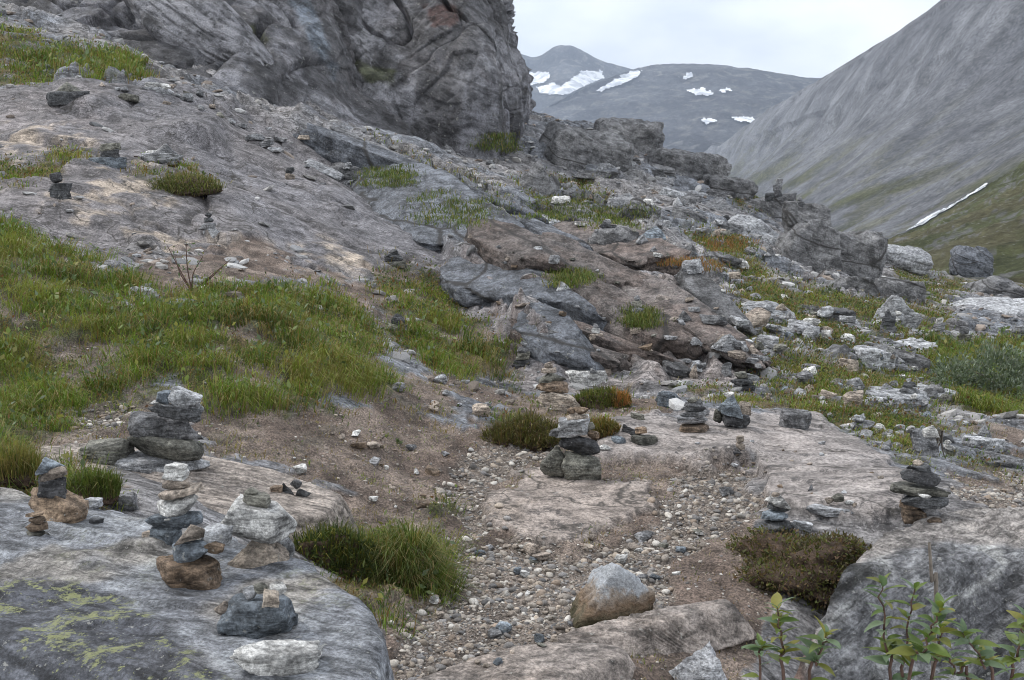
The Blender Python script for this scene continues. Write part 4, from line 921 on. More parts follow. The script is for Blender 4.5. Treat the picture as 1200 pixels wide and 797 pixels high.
lobe('small rock shoulder above the upper turf', 130, 12, 39.0, 5.0, 2.2, 3.0, 30, 3)
lobe('grey rock knob behind the upper turf', 30, 12, 40.0, 4.0, 1.6, 3.0, 5, 1)
lobe('smooth slab rib running down from the gully', 420, 150, 36.5, 8.0, 1.3, 2.5, 27, 2)
B('pale rounded block at the lower tip of the rock lobe', (272,122,320,162), 'outcrop', 'round', 12, Y=28.5)
B('light wedge of rock beside the dark gully', (312,145,380,172), 'pale', 'wedge', 14, Y=29.5)

# long tilted slabs of bedrock dipping to the right
def slabline(label, p0, p1, thick, mat, v, wide=0.35, proud=0.3, kind='flat'):
    A = hit(*p0, solids=False); Bq = hit(*p1, solids=False); d = Bq-A; Ln = np.linalg.norm(d); mid = (A+Bq)/2; T = thick*mid[1]/FPX
    ex = Vector(d/Ln); ey = Vector((0, 0, 1)).cross(ex).normalized(); ez = ex.cross(ey); R3 = Matrix((ex, ey, ez)).transposed() @ Matrix.Rotation(0.22, 3, 'X')
    o = put('bedrock_slab', BIGSTONE[kind][v % 4], Vector(mid)+ey*(wide*Ln*0.32)+Vector((0, 0, T*(proud-0.2))), (0, 0, 0), (Ln*1.06, wide*Ln, T*1.5), None, M[mat]); o.rotation_euler = R3.to_euler()
    LATER.append(o); return tag(o, label, 'rock')
for a in (('long bluish slab ridge sloping down below the cliff', (335,160), (640,278), 30, 'bluerock', 0, .16), ('shorter grey slab rib above the bluish ridge', (385,165), (520,216), 22, 'outcrop', 1, .3), ('grey-blue rounded rim along the right edge of the big slab', (405,204), (525,312), 26, 'bluerock', 2, .35),
          ('steep dark bluish slab beside the bright turf', (520,318), (612,398), 36, 'bluerock', 1, .45), ('lower bluish slab ending at the soil path', (590,376), (664,446), 36, 'bluerock', 0, .5), ('thin grey-brown shelf under the grey mid-slope slab', (560,300), (700,354), 16, 'outcrop', 2, .2, .7), ('thin brown shelf on the long brown ledge', (622,336), (762,398), 16, 'umber', 0, .2, .8), ('thin brown shelf at the bottom of the rock steps', (662,394), (792,442), 16, 'umber', 1, .2, .7), ('grey shelf above the narrow stack of the ledges', (700,346), (802,398), 15, 'outcrop', 3, .22, .8), ('brown shelf right of the thin pebble stack', (594,386), (690,424), 15, 'umber', 2, .25, .8), ('grey shelf above the upper brown ledge', (540,262), (652,304), 15, 'outcrop', 0, .2, .7), ('brown ledge at the upper left of the rock steps', (525,278), (640,332), 34, 'umber', 0, .4), ('long brown ledge across the middle of the rock steps', (605,300), (780,382), 36, 'umber', 1, .35),
          ('thick red-brown ledge behind the small bright cairn', (638,352), (792,432), 44, 'umber', 2, .35), ('low red-brown ledge above the white flat boulder', (590,404), (725,442), 28, 'umber', 3, .35), ('brown ledge running down to the pale rubble', (700,330), (850,440), 26, 'umber', 0, .25),
          ('grey slab under the mid-slope turf', (640,250), (760,296), 20, 'outcrop', 1, .22), ('grey slab left of the big mid-slope boulder', (580,266), (680,306), 24, 'bluerock', 2, .28), ('short brown ledge below the big mid-slope boulder', (640,272), (742,322), 24, 'umber', 3, .4), ('pinkish slab beside the pale rubble', (782,322), (866,398), 20, 'outcrop', 0, .3)):
    slabline(*a)
# bedrock blocks: tilted, half-buried slabs that make up the stepped slope
def blocks(label, group, poly, n, smin, smax, mats, seed, tilt=20, name='rock_block'):
    r = random.Random(seed); sd = raster([poly]); xs = [p[0] for p in poly]; ys = [p[1] for p in poly]; k = 0; t = 0
    nm = {'outcrop': 'grey', 'umber': 'brown', 'pale': 'light grey', 'grey': 'dark grey', 'pink': 'pinkish'}; sh = {'flat': 'slab-like', 'block': 'blocky', 'wedge': 'wedge-shaped'}
    while k < n and t < 60*n:
        t += 1; x = r.uniform(min(xs), max(xs)); y = r.uniform(min(ys), max(ys))
        if float(sample(sd, np.array(x), np.array(y))) < 0: continue
        p = hit(x, y, solids=False)
        if float(gsample(mg, p[0], p[1])) > 0.45: continue
        w = r.uniform(smin, smax)*p[1]/FPX; kd = r.choice(('flat', 'flat', 'block', 'wedge')); hh = w*(r.uniform(.26, .42) if kd == 'flat' else r.uniform(.4, .6)); mt = r.choice(mats)
        o = put(name, r.choice(BIGSTONE[kd]), (p[0], p[1]+0.2*w, p[2]+hh*0.02), (0, 0, 0), (w, w*r.uniform(.6, .9), hh), None, M[mt])
        o.rotation_euler = (Matrix.Rotation(math.radians(tilt+r.uniform(-9, 9)), 3, 'Y') @ Matrix.Rotation(r.uniform(-.15, .25), 3, 'X') @ Matrix.Rotation(r.choice((0, math.pi))+r.uniform(-.4, .4), 3, 'Z')).to_euler()
        tag(o, label.format(nm[mt], sh[kd]), 'rock', group+', '+nm[mt]+' '+sh[kd]); k += 1; LATER.append(o)
blocks('half-buried {} {} bedrock block of the brown rock steps', 'bedrock of the rock steps', [(530,275),(640,290),(760,330),(850,400),(840,445),(700,440),(610,400)], 10, 26, 60, ('umber', 'umber', 'outcrop'), 1, 17)
blocks('half-buried {} {} bedrock block below the crest', 'bedrock below the crest', [(620,190),(720,190),(860,235),(900,300),(860,350),(760,320),(640,270),(560,250)], 20, 26, 64, ('outcrop', 'outcrop', 'pale', 'grey'), 2, 14)
blocks('{} {} bedrock block breaking the turf beyond the path', 'bedrock in the right-hand turf', [(860,340),(960,370),(1100,400),(1110,470),(1010,480),(900,440),(840,400)], 22, 30, 80, ('pale', 'outcrop', 'pale'), 3, 8)
blocks('{} {} bedrock rib along the foot of the cliff', 'bedrock ribs under the cliff', [(330,165),(420,185),(540,235),(620,270),(580,285),(480,240),(380,205)], 5, 30, 60, ('outcrop', 'pale', 'grey'), 4, 23)
blocks('{} {} bedrock hump beside the pale rubble', 'bedrock humps beside the rubble', [(770,340),(860,360),(900,430),(840,440),(790,400)], 4, 30, 70, ('pink', 'pale'), 5, 12)

blocks('{} {} boulder in the tumble of rocks along the crest', 'boulder tumble along the crest', [(690,160),(780,180),(870,230),(960,270),(1030,310),(1000,330),(900,300),(800,270),(700,220)], 46, 13, 40, ('outcrop', 'outcrop', 'grey', 'pale'), 6, 8)
for o in LATER:
    if o.location.y < 60 and o.material_slots[0].material != M['tip']: register(o)

# ------------------------------------------------------------------ cairns
cairn('small cairn leaning on a long brown stone at the edge of the lichened boulder', (66,610), [(30,572,102,614,'brown','flat',24),(46,556,78,584,'dark','block',6),(46,547,78,563,'tan','flat',-18),(42,533,74,554,'blue','wedge',-10)])
cairn('tiny cairn of four flat pebbles in front of the long brown stone', (45,629), [(30,621,58,632,'olive','flat',4),(32,612,56,623,'brown','flat',-4),(33,604,54,615,'brown','round'),(28,600,52,606,'brown','flat',-10)])
cairn('slim pale cairn of rounded and flat stones on a blue-grey base', (205,642), [(176,612,212,645,'blue','block'),(172,596,236,622,'blue','block',-4),(183,577,234,610,'white','round',-4),(186,568,238,583,'tan','flat',-8),(190,560,224,573,'tan','flat',-4),(192,541,221,563,'white','block',2),(166,620,184,642,'tan','block')])
cairn('low cairn on a chunky rusty-brown stone with a blue-grey egg on it', (224,690), [(182,646,266,692,'orange','block',8),(200,632,247,662,'blue','round',6),(204,614,242,636,'tan','wedge',-6),(236,612,272,642,'pale','flat',12,.06),(240,634,262,648,'brown','flat',16)])
cairn('cairn with a big white block balanced on a hollow-fronted pale stone', (306,666), [(260,628,342,668,'tan','wedge',-4),(318,622,346,655,'pale','round',0,.08),(265,583,342,636,'white','block',14),(283,576,318,595,'olive','flat',8),(286,570,303,580,'olive','round'),(296,662,318,676,'white','round',0,-.06)])
cairn('squat blue-grey block topped with light pebbles', (302,748), [(262,694,344,750,'blue','block',-4),(284,685,304,704,'pale','round'),(297,682,314,697,'olive','round'),(308,690,328,712,'tan','block',10,-.05),(316,680,336,700,'white','round'),(250,704,272,722,'tan','round')])
cairn('broad five-tier cairn of grey slabs on the long striped slab', (184,556), [(124,528,242,558,'pale','flat',2),(148,506,236,540,'olive','block',5),(152,483,233,518,'grey','block',4),(176,470,238,492,'dark','flat',6),(183,457,206,473,'blue','block'),(197,456,238,478,'pale','flat',16),(176,468,192,477,'white','round')])
cairn('heap of small dark stones on the right end of the striped slab', (340,580), [(316,568,332,581,'brown','block'),(326,566,346,580,'dark','wedge',10),(342,570,364,585,'dark','wedge',-12),(340,561,354,573,'dark','round')])
cairn('knee-high cairn on two grey blocks standing on the flat path slab', (670,562), [(633,522,668,560,'olive','round'),(658,528,705,566,'olive','block',4,-.03),(655,509,704,532,'dark','flat',8),(650,488,692,513,'pale','flat',-6),(643,502,660,512,'grey','flat'),(664,484,690,497,'tan','flat',4),(672,476,690,487,'brown','round'),(664,477,674,486,'brown','round'),(685,494,698,504,'olive','round'),(688,503,702,514,'brown','flat')])
cairn('low cluster of dark and round stones beside the orange-tipped tussock', (740,522), [(711,510,736,526,'blue','round'),(724,495,752,513,'dark','wedge',-14,.1),(738,508,772,522,'olive','flat',2),(732,516,746,527,'white','round'),(744,500,758,509,'orange','flat',-6),(738,484,756,492,'olive','flat',4,.25)])
cairn('slender cairn of thin slabs on a reddish foot stone', (812,508), [(795,495,831,508,'brown','flat'),(793,486,830,497,'grey','flat',2),(797,480,828,489,'pale','flat',-3),(800,475,826,482,'dark','flat'),(802,470,824,477,'grey','flat',2),(805,465,818,472,'olive','flat',-16),(818,476,832,488,'grey','block')])
cairn('two dark blue-grey blocks stacked with white pebbles on top', (862,502), [(846,483,878,503,'dark','block',4),(844,462,874,488,'blue','wedge',14),(836,478,850,496,'olive','round',0,.1),(848,459,860,466,'white','round'),(866,470,880,488,'tan','block',0,.15)])
cairn('tiny stack of three tan pebbles on the pinkish slab', (866,536), [(854,527,872,537,'dark','flat',4),(862,518,873,528,'tan','round'),(863,510,872,519,'tan','block')])
cairn('cairn on a fat dark rounded stone above the mossy mound', (908,634), [(882,606,932,634,'dark','round'),(893,597,926,611,'blue','flat',2),(900,586,924,600,'dark','flat',4),(900,577,928,594,'white','wedge',16),(904,576,914,584,'tan','round'),(926,608,952,622,'pale','flat',6)])
cairn('low platform of two flat slabs holding round pebbles', (970,614), [(945,600,998,614,'grey','flat',-2),(944,590,1002,604,'pale','flat',2),(966,582,978,592,'tan','round'),(974,578,990,590,'olive','round'),(990,586,1002,593,'white','round'),(994,574,1008,582,'tan','flat',0,.4)])
cairn('wide-eaved cairn of dark overhanging slabs with a tan tip', (1074,614), [(1056,594,1084,614,'brown','block'),(1078,592,1102,614,'grey','flat',30),(1054,585,1080,598,'orange','block',0,.05),(1048,576,1112,594,'dark','flat',6),(1044,566,1112,582,'olive','flat',4),(1076,578,1090,585,'white','round',0,-.14),(1056,549,1100,568,'dark','flat',6),(1064,542,1090,556,'dark','block'),(1070,538,1082,548,'tan','round'),(1088,562,1100,569,'tan','round'),(1086,606,1104,617,'brown','flat',0,-.1)])
cairn('dark slab stack under a tan pebble left of the white boulder', (646,460), [(628,444,668,460,'brown','flat',4),(630,435,664,448,'olive','wedge'),(634,430,652,438,'tan','flat'),(638,424,648,432,'tan','round')])
cairn('thin pebble stack at the foot of the steep bluish slab', (612,432), [(600,420,626,432,'dark','flat'),(604,412,622,422,'olive','flat'),(606,406,620,414,'grey','flat'),(610,401,618,407,'grey','round')])
cairn('dark round stone on rubble amid the bright turf', (464,392), [(446,384,480,396,'brown','flat'),(452,378,484,390,'olive','flat',6),(458,367,476,384,'dark','round')])
cairn('small dark stack perched on the lower rim of the big slab', (460,314), [(448,305,476,316,'olive','flat'),(450,298,472,308,'dark','flat',-4),(452,292,468,300,'dark','wedge')])
cairn('small leaning stack of flat stones in the middle of the big slab', (248,280), [(234,266,260,281,'pale','flat',20),(234,260,252,270,'grey','flat',8),(239,255,250,261,'dark','flat'),(240,249,248,255,'dark','round')])
cairn('dark stack of slabs between the two turf islands on the big slab', (128,196), [(108,184,148,198,'blue','flat',2),(116,176,142,187,'dark','flat',-4),(118,168,140,178,'olive','flat',-10)])
cairn('row of dark flat stones sliding below the turf on the slab', (72,234), [(60,224,84,236,'dark','flat'),(58,214,82,226,'dark','flat',4),(58,202,74,214,'dark','flat',-4)])
cairn('pale slab pile at the upper rim of the turf island', (190,190), [(166,180,212,193,'pale','flat'),(180,168,206,182,'grey','wedge',-6),(168,176,186,184,'white','flat')])
cairn('dark boulder with a capstone above the tan part of the slab', (80,124), [(57,106,104,126,'dark','block',2),(68,97,96,110,'olive','wedge')])
cairn('stacked pale plates at the top rim of the big slab', (184,110), [(168,102,202,111,'pale','flat'),(172,97,198,104,'white','flat',4)])
cairn('tiny stack at the upper right rim of the big slab', (340,211), [(334,203,346,212,'tan','flat'),(335,196,345,204,'dark','round')])
cairn('lone cairn standing on the ridge against the scree mountain', (912,232), [(896,226,908,236,'dark','block'),(904,222,920,234,'dark','wedge'),(906,217,917,225,'grey','flat'),(909,209,917,218,'grey','block',14)])
cairn('small cairn perched on the cracked outcrop', (936,241), [(931,236,943,243,'dark','flat'),(934,231,941,237,'grey','round')])
cairn('dark pile of slabs where the rubble meets the green tuft', (866,460), [(852,450,884,461,'dark','flat'),(856,442,882,452,'dark','flat',-4),(860,435,876,444,'olive','flat'),(874,438,890,446,'pale','flat',8)])
cairn('grey cairn with a dark cap beside the tilted pale slab', (1040,392), [(1030,380,1052,393,'grey','block'),(1033,370,1050,382,'dark','block'),(1036,362,1046,372,'dark','wedge')])
cairn('pale cairn of two white stones next to the dark-capped one', (1052,378), [(1046,370,1058,379,'white','block'),(1048,364,1056,371,'white','round')])
cairn('stocky white-capped cairn near the low pale slab', (1102,396), [(1092,386,1112,397,'grey','flat'),(1094,378,1108,388,'grey','block'),(1097,372,1106,380,'white','round')])
cairn('grey layered cairn beside the silvery shrub', (1128,408), [(1118,398,1142,409,'grey','flat'),(1120,390,1138,400,'olive','flat'),(1124,382,1136,392,'grey','flat')])
cairn('short post-like cairn standing by the log-shaped rock', (1044,424), [(1036,412,1050,425,'grey','block'),(1038,405,1048,414,'white','flat')])
cairn('grey pile with small stones on top above the wide thin slab', (1066,462), [(1054,453,1077,463,'grey','block'),(1058,447,1074,455,'dark','flat'),(1062,443,1068,449,'pale','round')])
cairn('low heap of rounded stones in the turf below the rubble', (1004,506), [(984,496,1002,506,'white','round'),(998,492,1024,507,'grey','round'),(1022,498,1034,508,'white','round'),(1000,486,1014,495,'pale','flat')])
cairn('little white cairn by the dirt track', (1110,530), [(1104,520,1118,530,'white','round'),(1107,515,1115,522,'white','round')])
cairn('cairn with a white top above the layered block', (998,386), [(990,378,1006,387,'grey','flat'),(993,370,1003,380,'grey','block')])
cairn('dark stack at the right end of the low pale slab', (1194,402), [(1186,390,1206,403,'dark','block'),(1188,382,1202,392,'grey','flat')])
cairn('small bright cairn on the brown ledges', (698,398), [(690,390,706,399,'tan','flat'),(693,384,703,391,'white','flat'),(695,379,701,385,'grey','flat')])
cairn('narrow stack on the right end of the brown ledges', (748,372), [(738,360,756,374,'grey','block'),(741,352,752,362,'olive','flat'),(743,346,750,354,'grey','round')])
cairn('small cairn on top of the big mid-slope boulder', (712,268), [(702,262,722,270,'dark','flat'),(706,257,716,264,'grey','round')])

# ------------------------------------------------------------------ loose stones one can count
def loose(label, group, poly, n, smin, smax, mats, kinds, seed, name='stone'):
    r = random.Random(seed); sd = raster([poly]); xs = [p[0] for p in poly]; ys = [p[1] for p in poly]; k = 0; tries = 0
    while k < n and tries < n*60:
        tries += 1; x = r.uniform(min(xs), max(xs)); y = r.uniform(min(ys), max(ys))
        if float(sample(sd, np.array(x), np.array(y))) < 0: continue
        p = hit(x, y)
        s = r.uniform(smin, smax)*(0.5+0.8*r.random()**2)*p[1]/FPX                # metres
        kind = r.choice(kinds); hh = s*(r.uniform(.28, .45) if kind == 'flat' else r.uniform(.5, .8))
        z = drop(p[0], p[1]); 
        if z > p[2] + 0.3: z = p[2]
        me = r.choice(STONE[kind]); mt = r.choice(mats)
        o = put(name, me, (p[0], p[1], z+hh*0.26), (r.uniform(-.25, .25), r.uniform(-.25, .25), r.uniform(0, 6.28)), (s, s*r.uniform(.6, .9), hh), None, M[mt])
        tag(o, label.format(ADJ[mt], SHP[kind]), name.replace('_', ' '), group + ', ' + ADJ[mt] + ' ' + SHP[kind]); k += 1
ADJ = {'grey': 'grey', 'pale': 'light grey', 'blue': 'blue-grey', 'tan': 'tan', 'white': 'whitish', 'olive': 'olive-grey', 'brown': 'brown'}
SHP = {'flat': 'flat', 'block': 'blocky', 'wedge': 'wedge-shaped', 'round': 'rounded'}
GREYS = ('grey', 'grey', 'pale', 'pale', 'blue', 'tan', 'white', 'olive')
loose('loose {} {} stone among turf on the slope beyond the pinkish slab', 'loose stones on the right-hand turf slope', [(880,350),(1000,370),(1100,400),(1110,470),(1150,520),(1060,540),(960,490),(890,440)], 110, 9, 30, GREYS, ('flat', 'block', 'wedge', 'round'), 1)
loose('loose {} {} stone in the rubble below the crest outcrops', 'loose stones below the crest', [(640,225),(760,230),(880,250),(900,310),(930,360),(860,350),(780,320),(680,270)], 60, 8, 26, GREYS, ('block', 'wedge', 'flat'), 2)
loose('loose {} {} slab fragment on the pale rubble beside the brown ledges', 'rubble slabs beside the ledges', [(800,350),(880,370),(930,430),(900,470),(820,450),(780,400)], 45, 10, 34, ('pale', 'pale', 'tan', 'grey'), ('flat', 'flat', 'wedge'), 3, 'slab_fragment')
loose('loose {} {} stone caught on the brown rock steps', 'loose stones on the rock steps', [(540,280),(640,290),(760,340),(800,440),(690,440),(600,400)], 32, 6, 17, ('grey', 'tan', 'olive', 'pale', 'brown'), ('flat', 'block', 'wedge'), 4)
loose('small {} {} stone lying on the pinkish slab beside the path', 'small stones on the pinkish slab', [(800,500),(950,505),(1040,560),(1030,600),(900,580),(830,540)], 22, 5, 13, ('grey', 'tan', 'brown', 'pale'), ('flat', 'flat', 'wedge'), 5)
loose('{} {} stone half sunk in the brown soil bank', 'stones in the soil bank', [(250,500),(480,510),(560,530),(500,600),(440,600),(330,540)], 26, 8, 22, ('grey', 'tan', 'brown', 'white'), ('block', 'flat', 'wedge'), 6)
loose('{} {} plate of rock on the upper rim of the big slab', 'plates on the slab rim', [(105,98),(220,100),(320,135),(400,185),(470,225),(440,235),(350,195),(250,140),(120,112)], 34, 9, 24, ('pale', 'grey', 'olive', 'tan'), ('flat', 'flat', 'wedge'), 7, 'rock_plate')
loose('larger {} {} pebble lying proud of the gravel path', 'larger pebbles on the gravel path', [(480,760),(540,640),(600,640),(760,620),(880,560),(880,610),(790,680),(700,740),(560,790)], 70, 10, 24, ('grey', 'tan', 'white', 'blue', 'olive', 'tan'), ('round', 'block', 'flat'), 8, 'pebble')
loose('{} {} stone at the grassy edge between turf and soil path', 'stones at the turf edge', [(440,440),(560,450),(620,480),(600,500),(500,490)], 16, 9, 26, ('tan', 'grey', 'pale'), ('round', 'flat'), 9)
for b, mt, kd, lb in (((120,578,140,594),'olive','round','rounded pebble at the grassy rim of the lichened boulder'), ((138,576,160,600),'grey','block','grey stone touching the rounded rim pebble'), ((92,582,118,597),'pale','flat','flat pale stone right of the leaning cairn'), ((104,606,122,615),'dark','flat','dark chip of stone on the lichened boulder'), ((700,520,716,528),'white','round','white pebble near the dark stone cluster')):
    p = hit((b[0]+b[2])/2, b[3]); tag(stone_in(b, p[1]+0.03, mt, kd), lb, 'stone')

# ------------------------------------------------------------------ small rubble and gravel (uncountable)
def pebbles(name, n, weight, smin, smax, cols, sub, flat, matname, label, seed, lift=0.15, far=1.0):
    r = np.random.default_rng(seed); w = (weight*gy*gy*np.abs(np.gradient(ug, axis=1)*np.gradient(wg, axis=0))*gy**(-far)).ravel(); w = np.where(np.abs(ug.ravel()) < 0.6, w, 0); w /= w.sum()
    idx = r.choice(len(w), n, p=w)
    u = ug.ravel()[idx] + r.uniform(-.5, .5, n)*0.0016; y = np.exp(wg.ravel()[idx] + r.uniform(-.5, .5, n)*0.0045); x = u*y
    s = (smin + (smax-smin)*r.random(n)**3)*np.clip(y/8, 0.7, 4)**0.55
    z = ground_z(x, y)
    D, F = ico(sub); nv = len(D)
    Vv = np.stack([rock_shape(900+seed*50+k, sub, 'round' if not flat else 'block', 0.1 if sub > 1 else 0, 0)[0] for k in range(12)])
    k = r.integers(0, 12, n); V = Vv[k]                                    # n x nv x 3, unit boxes
    sc = np.stack([np.ones(n), r.uniform(.6, .95, n), r.uniform(.3, .75, n)*(0.7 if flat else 1)], -1)*s[:, None]
    V = V*sc[:, None, :]
    a = r.uniform(0, 6.28, n); t = r.normal(size=n)*0.3
    V = np.stack([V[..., 0]*np.cos(t)[:, None]-V[..., 2]*np.sin(t)[:, None], V[..., 1], V[..., 0]*np.sin(t)[:, None]+V[..., 2]*np.cos(t)[:, None]], -1)
    V = np.stack([V[..., 0]*np.cos(a)[:, None]-V[..., 1]*np.sin(a)[:, None], V[..., 0]*np.sin(a)[:, None]+V[..., 1]*np.cos(a)[:, None], V[..., 2]], -1)
    V = V + np.stack([x, y, z + lift*sc[:, 2]], -1)[:, None, :]
    FF = (F[None] + (np.arange(n)*nv)[:, None, None]).reshape(-1, 3)
    cols = np.array(cols); c = cols[r.integers(0, len(cols), n)]*r.uniform(0.6, 1.4, n)[:, None]
    o = mk(name, V.reshape(-1, 3), FF, M[matname], col=np.repeat(c, nv, axis=0), smooth=(sub > 1)); return tag(o, label, kind='stuff')
def pebble_material():
    m = NT('pebbles'); pos = m.n('NewGeometry').outputs['Position']; c = m.n('Attribute', attribute_name='Col').outputs['Color']
    a = m.noise(pos, 70, 4, 0.7); b = m.noise(pos, 220, 3, 0.7)
    c = m.mix(1.0, c, m.ramp(a, (0.33, 0.7), (0.5, 1.0), (0.67, 1.25)), 'MULTIPLY'); c = m.mix(1.0, c, m.ramp(b, (0.35, 0.75), (0.65, 1.2)), 'MULTIPLY')
    bp = m.n('Bump', {'Height': a, 'Strength': 0.4, 'Distance': 0.01})
    p = m.n('BsdfPrincipled', {'Base Color': c, 'Roughness': 0.8, 'Normal': bp.outputs[0], 'Specular IOR Level': 0.3}); m.t.links.new(p.outputs[0], m.out.inputs[0]); return m.m
M['pebble'] = pebble_material()
PEB = [(0.30,0.27,0.24),(0.24,0.23,0.225),(0.34,0.29,0.24),(0.19,0.18,0.175),(0.40,0.37,0.33),(0.25,0.20,0.16),(0.17,0.165,0.165),(0.28,0.25,0.22),(0.22,0.19,0.165),(0.44,0.42,0.39)]
near = sst(4.4, 4.8, gy)*(1-sst(11.5, 13, gy))
pebbles('gravel', 5000, mv*near, 0.018, 0.078, PEB, 2, False, 'pebble', 'coarse mixed grey and tan gravel covering the path', 1, 0.12, 1.2)
pebbles('gravel', 17000, mv*near + 0.16*ms*near, 0.008, 0.034, PEB, 1, False, 'pebble', 'fine gravel between the coarse stones of the path', 2, 0.15, 1.2)
scat = (0.5*rough_area*(1-0.6*mg) + 0.35*ms*sst(10, 13, gy) + 0.03*mg*right + 0.3*rk*right*(1-mB) + 0.004*mBig*rk)*(1-0.75*mL)*sst(9, 12, gy)*(1-sst(52, 56, gy))
pebbles('rubble', 6500, scat, 0.03, 0.20, [(0.27,0.27,0.275),(0.34,0.33,0.32),(0.20,0.205,0.215),(0.38,0.38,0.38),(0.25,0.21,0.18)], 1, True, 'pebble', 'small angular rubble strewn over the rocky slope', 3, 0.12, 1.0)

# ------------------------------------------------------------------ grass, moss and shrubs
M['grass'] = leaf_material('grass', attr=True, rough=0.6, trans=0.3)
def blades(P, Ln, Wd, az, lean, col, r):
    n = len(P); s = r.uniform(0, 6.28, n); side = np.stack([np.cos(s), np.sin(s)*0.5, 0*s], -1)*Wd[:, None]*0.5
    dv = np.stack([np.cos(az), np.sin(az), 0*az], -1); up = np.array([0, 0, 1.0])
    mid = P + up*(Ln*(0.62-0.22*lean))[:, None] + dv*(Ln*0.32*lean)[:, None]
    tip = P + up*(Ln*(1.0-0.85*lean))[:, None] + dv*(Ln*0.95*lean)[:, None]
    V = np.stack([P-side, P+side, mid+side*0.8, mid-side*0.8, tip], 1).reshape(-1, 3)
    F = np.array([[0, 1, 2], [0, 2, 3], [3, 2, 4]]); F = (F[None]+(np.arange(n)*5)[:, None, None]).reshape(-1, 3)
    return V, F, np.repeat(np.clip(col, 0.005, 0.7), 5, axis=0)
GREENS = np.array([(0.055,0.085,0.018),(0.095,0.150,0.022),(0.125,0.185,0.028),(0.18,0.205,0.042),(0.19,0.165,0.05)])
STRAW = np.array([(0.26,0.21,0.09),(0.21,0.16,0.06),(0.30,0.25,0.12),(0.20,0.12,0.045)])
def grass_field(n_tuft, per, weight, lmin, lmax, straw, seed, far, label, wid=0.006, spread=0.07, name='grass'):
    r = np.random.default_rng(seed); w = (weight*gy*gy*np.abs(np.gradient(ug, axis=1)*np.gradient(wg, axis=0))*gy**(-far)).ravel(); w = np.where(np.abs(ug.ravel()) < 0.62, w, 0); w = w/w.sum()
    idx = r.choice(len(w), n_tuft, p=w); u = ug.ravel()[idx]+r.uniform(-.5, .5, n_tuft)*0.0016; y = np.exp(wg.ravel()[idx]+r.uniform(-.5, .5, n_tuft)*0.005); x = u*y
    k = np.clip(y/9, 0.75, 3.5)**0.5
    hue = np.clip(0.5+0.9*fbm2(x*0.9, y*0.9, 3, 0.6, 77.0), 0, 1)
    X = np.repeat(x, per)+r.normal(size=n_tuft*per)*spread*np.repeat(k, per); Y = np.repeat(y, per)+r.normal(size=n_tuft*per)*spread*np.repeat(k, per)
    Z = ground_z(X, Y)-0.01; n = len(X); tl = np.repeat(r.uniform(lmin, lmax, n_tuft)*k*(0.55+0.9*np.clip(0.5+1.1*fbm2(x*1.6, y*1.6, 3, 0.55, 55.0), 0, 1)), per)*r.uniform(0.55, 1.1, n)
    az = np.arctan2(Y-np.repeat(y, per), X-np.repeat(x, per)) + r.normal(size=n)*0.5
    bias = np.repeat(-0.9+0.7*fbm2(x*0.5, y*0.5, 2, 0.5, 5.0), per); dvx = np.cos(az)+1.1*np.cos(bias); dvy = np.sin(az)+1.1*np.sin(bias); az = np.arctan2(dvy, dvx)
    H_ = np.repeat(hue, per); c = 1.12*GREENS[np.clip((np.repeat(hue, per)*3.2+r.random(n)*2.0-0.3).astype(int), 0, 4)[:]]*(0.65+0.7*np.repeat(r.random(n_tuft), per))[:, None]
    st = r.random(n) < straw*(1.9-1.5*H_); c = np.where(st[:, None], STRAW[r.integers(0, 4, n)], c)
    V, F, cc = blades(np.stack([X, Y, Z], -1), tl, wid*np.repeat(k, per)**1.6*r.uniform(.7, 1.3, n), az, np.clip(r.normal(size=n)*0.22+0.68, 0.1, 0.98), c, r)
    return tag(mk(name, V, F, M['grass'], col=cc), label, kind='stuff')
vis = sst(4.5, 5, gy)*(1-sst(48, 55, gy))
clump = 0.12+sst(-0.25, 0.45, fbm2(gx*1.6, gy*1.6, 3, 0.55, 55.0))**1.3
grass_field(8600, 14, mg*ml*vis*clump, 0.10, 0.27, 0.24, 1, 1.3, 'long drooping green grass covering the left bank and hollows')
grass_field(9500, 8, mg*(1-0.8*ml)*vis*(0.3+clump), 0.06, 0.14, 0.40, 2, 1.1, 'short yellowing turf between the rocks and slabs', 0.008, 0.09)
grass_field(1500, 7, ms*(1-mv)*near*(0.3+0.7*sst(0, 0.3, cn2)), 0.03, 0.09, 0.55, 3, 1.0, 'sparse dry grass wisps on the brown soil', 0.005, 0.06)

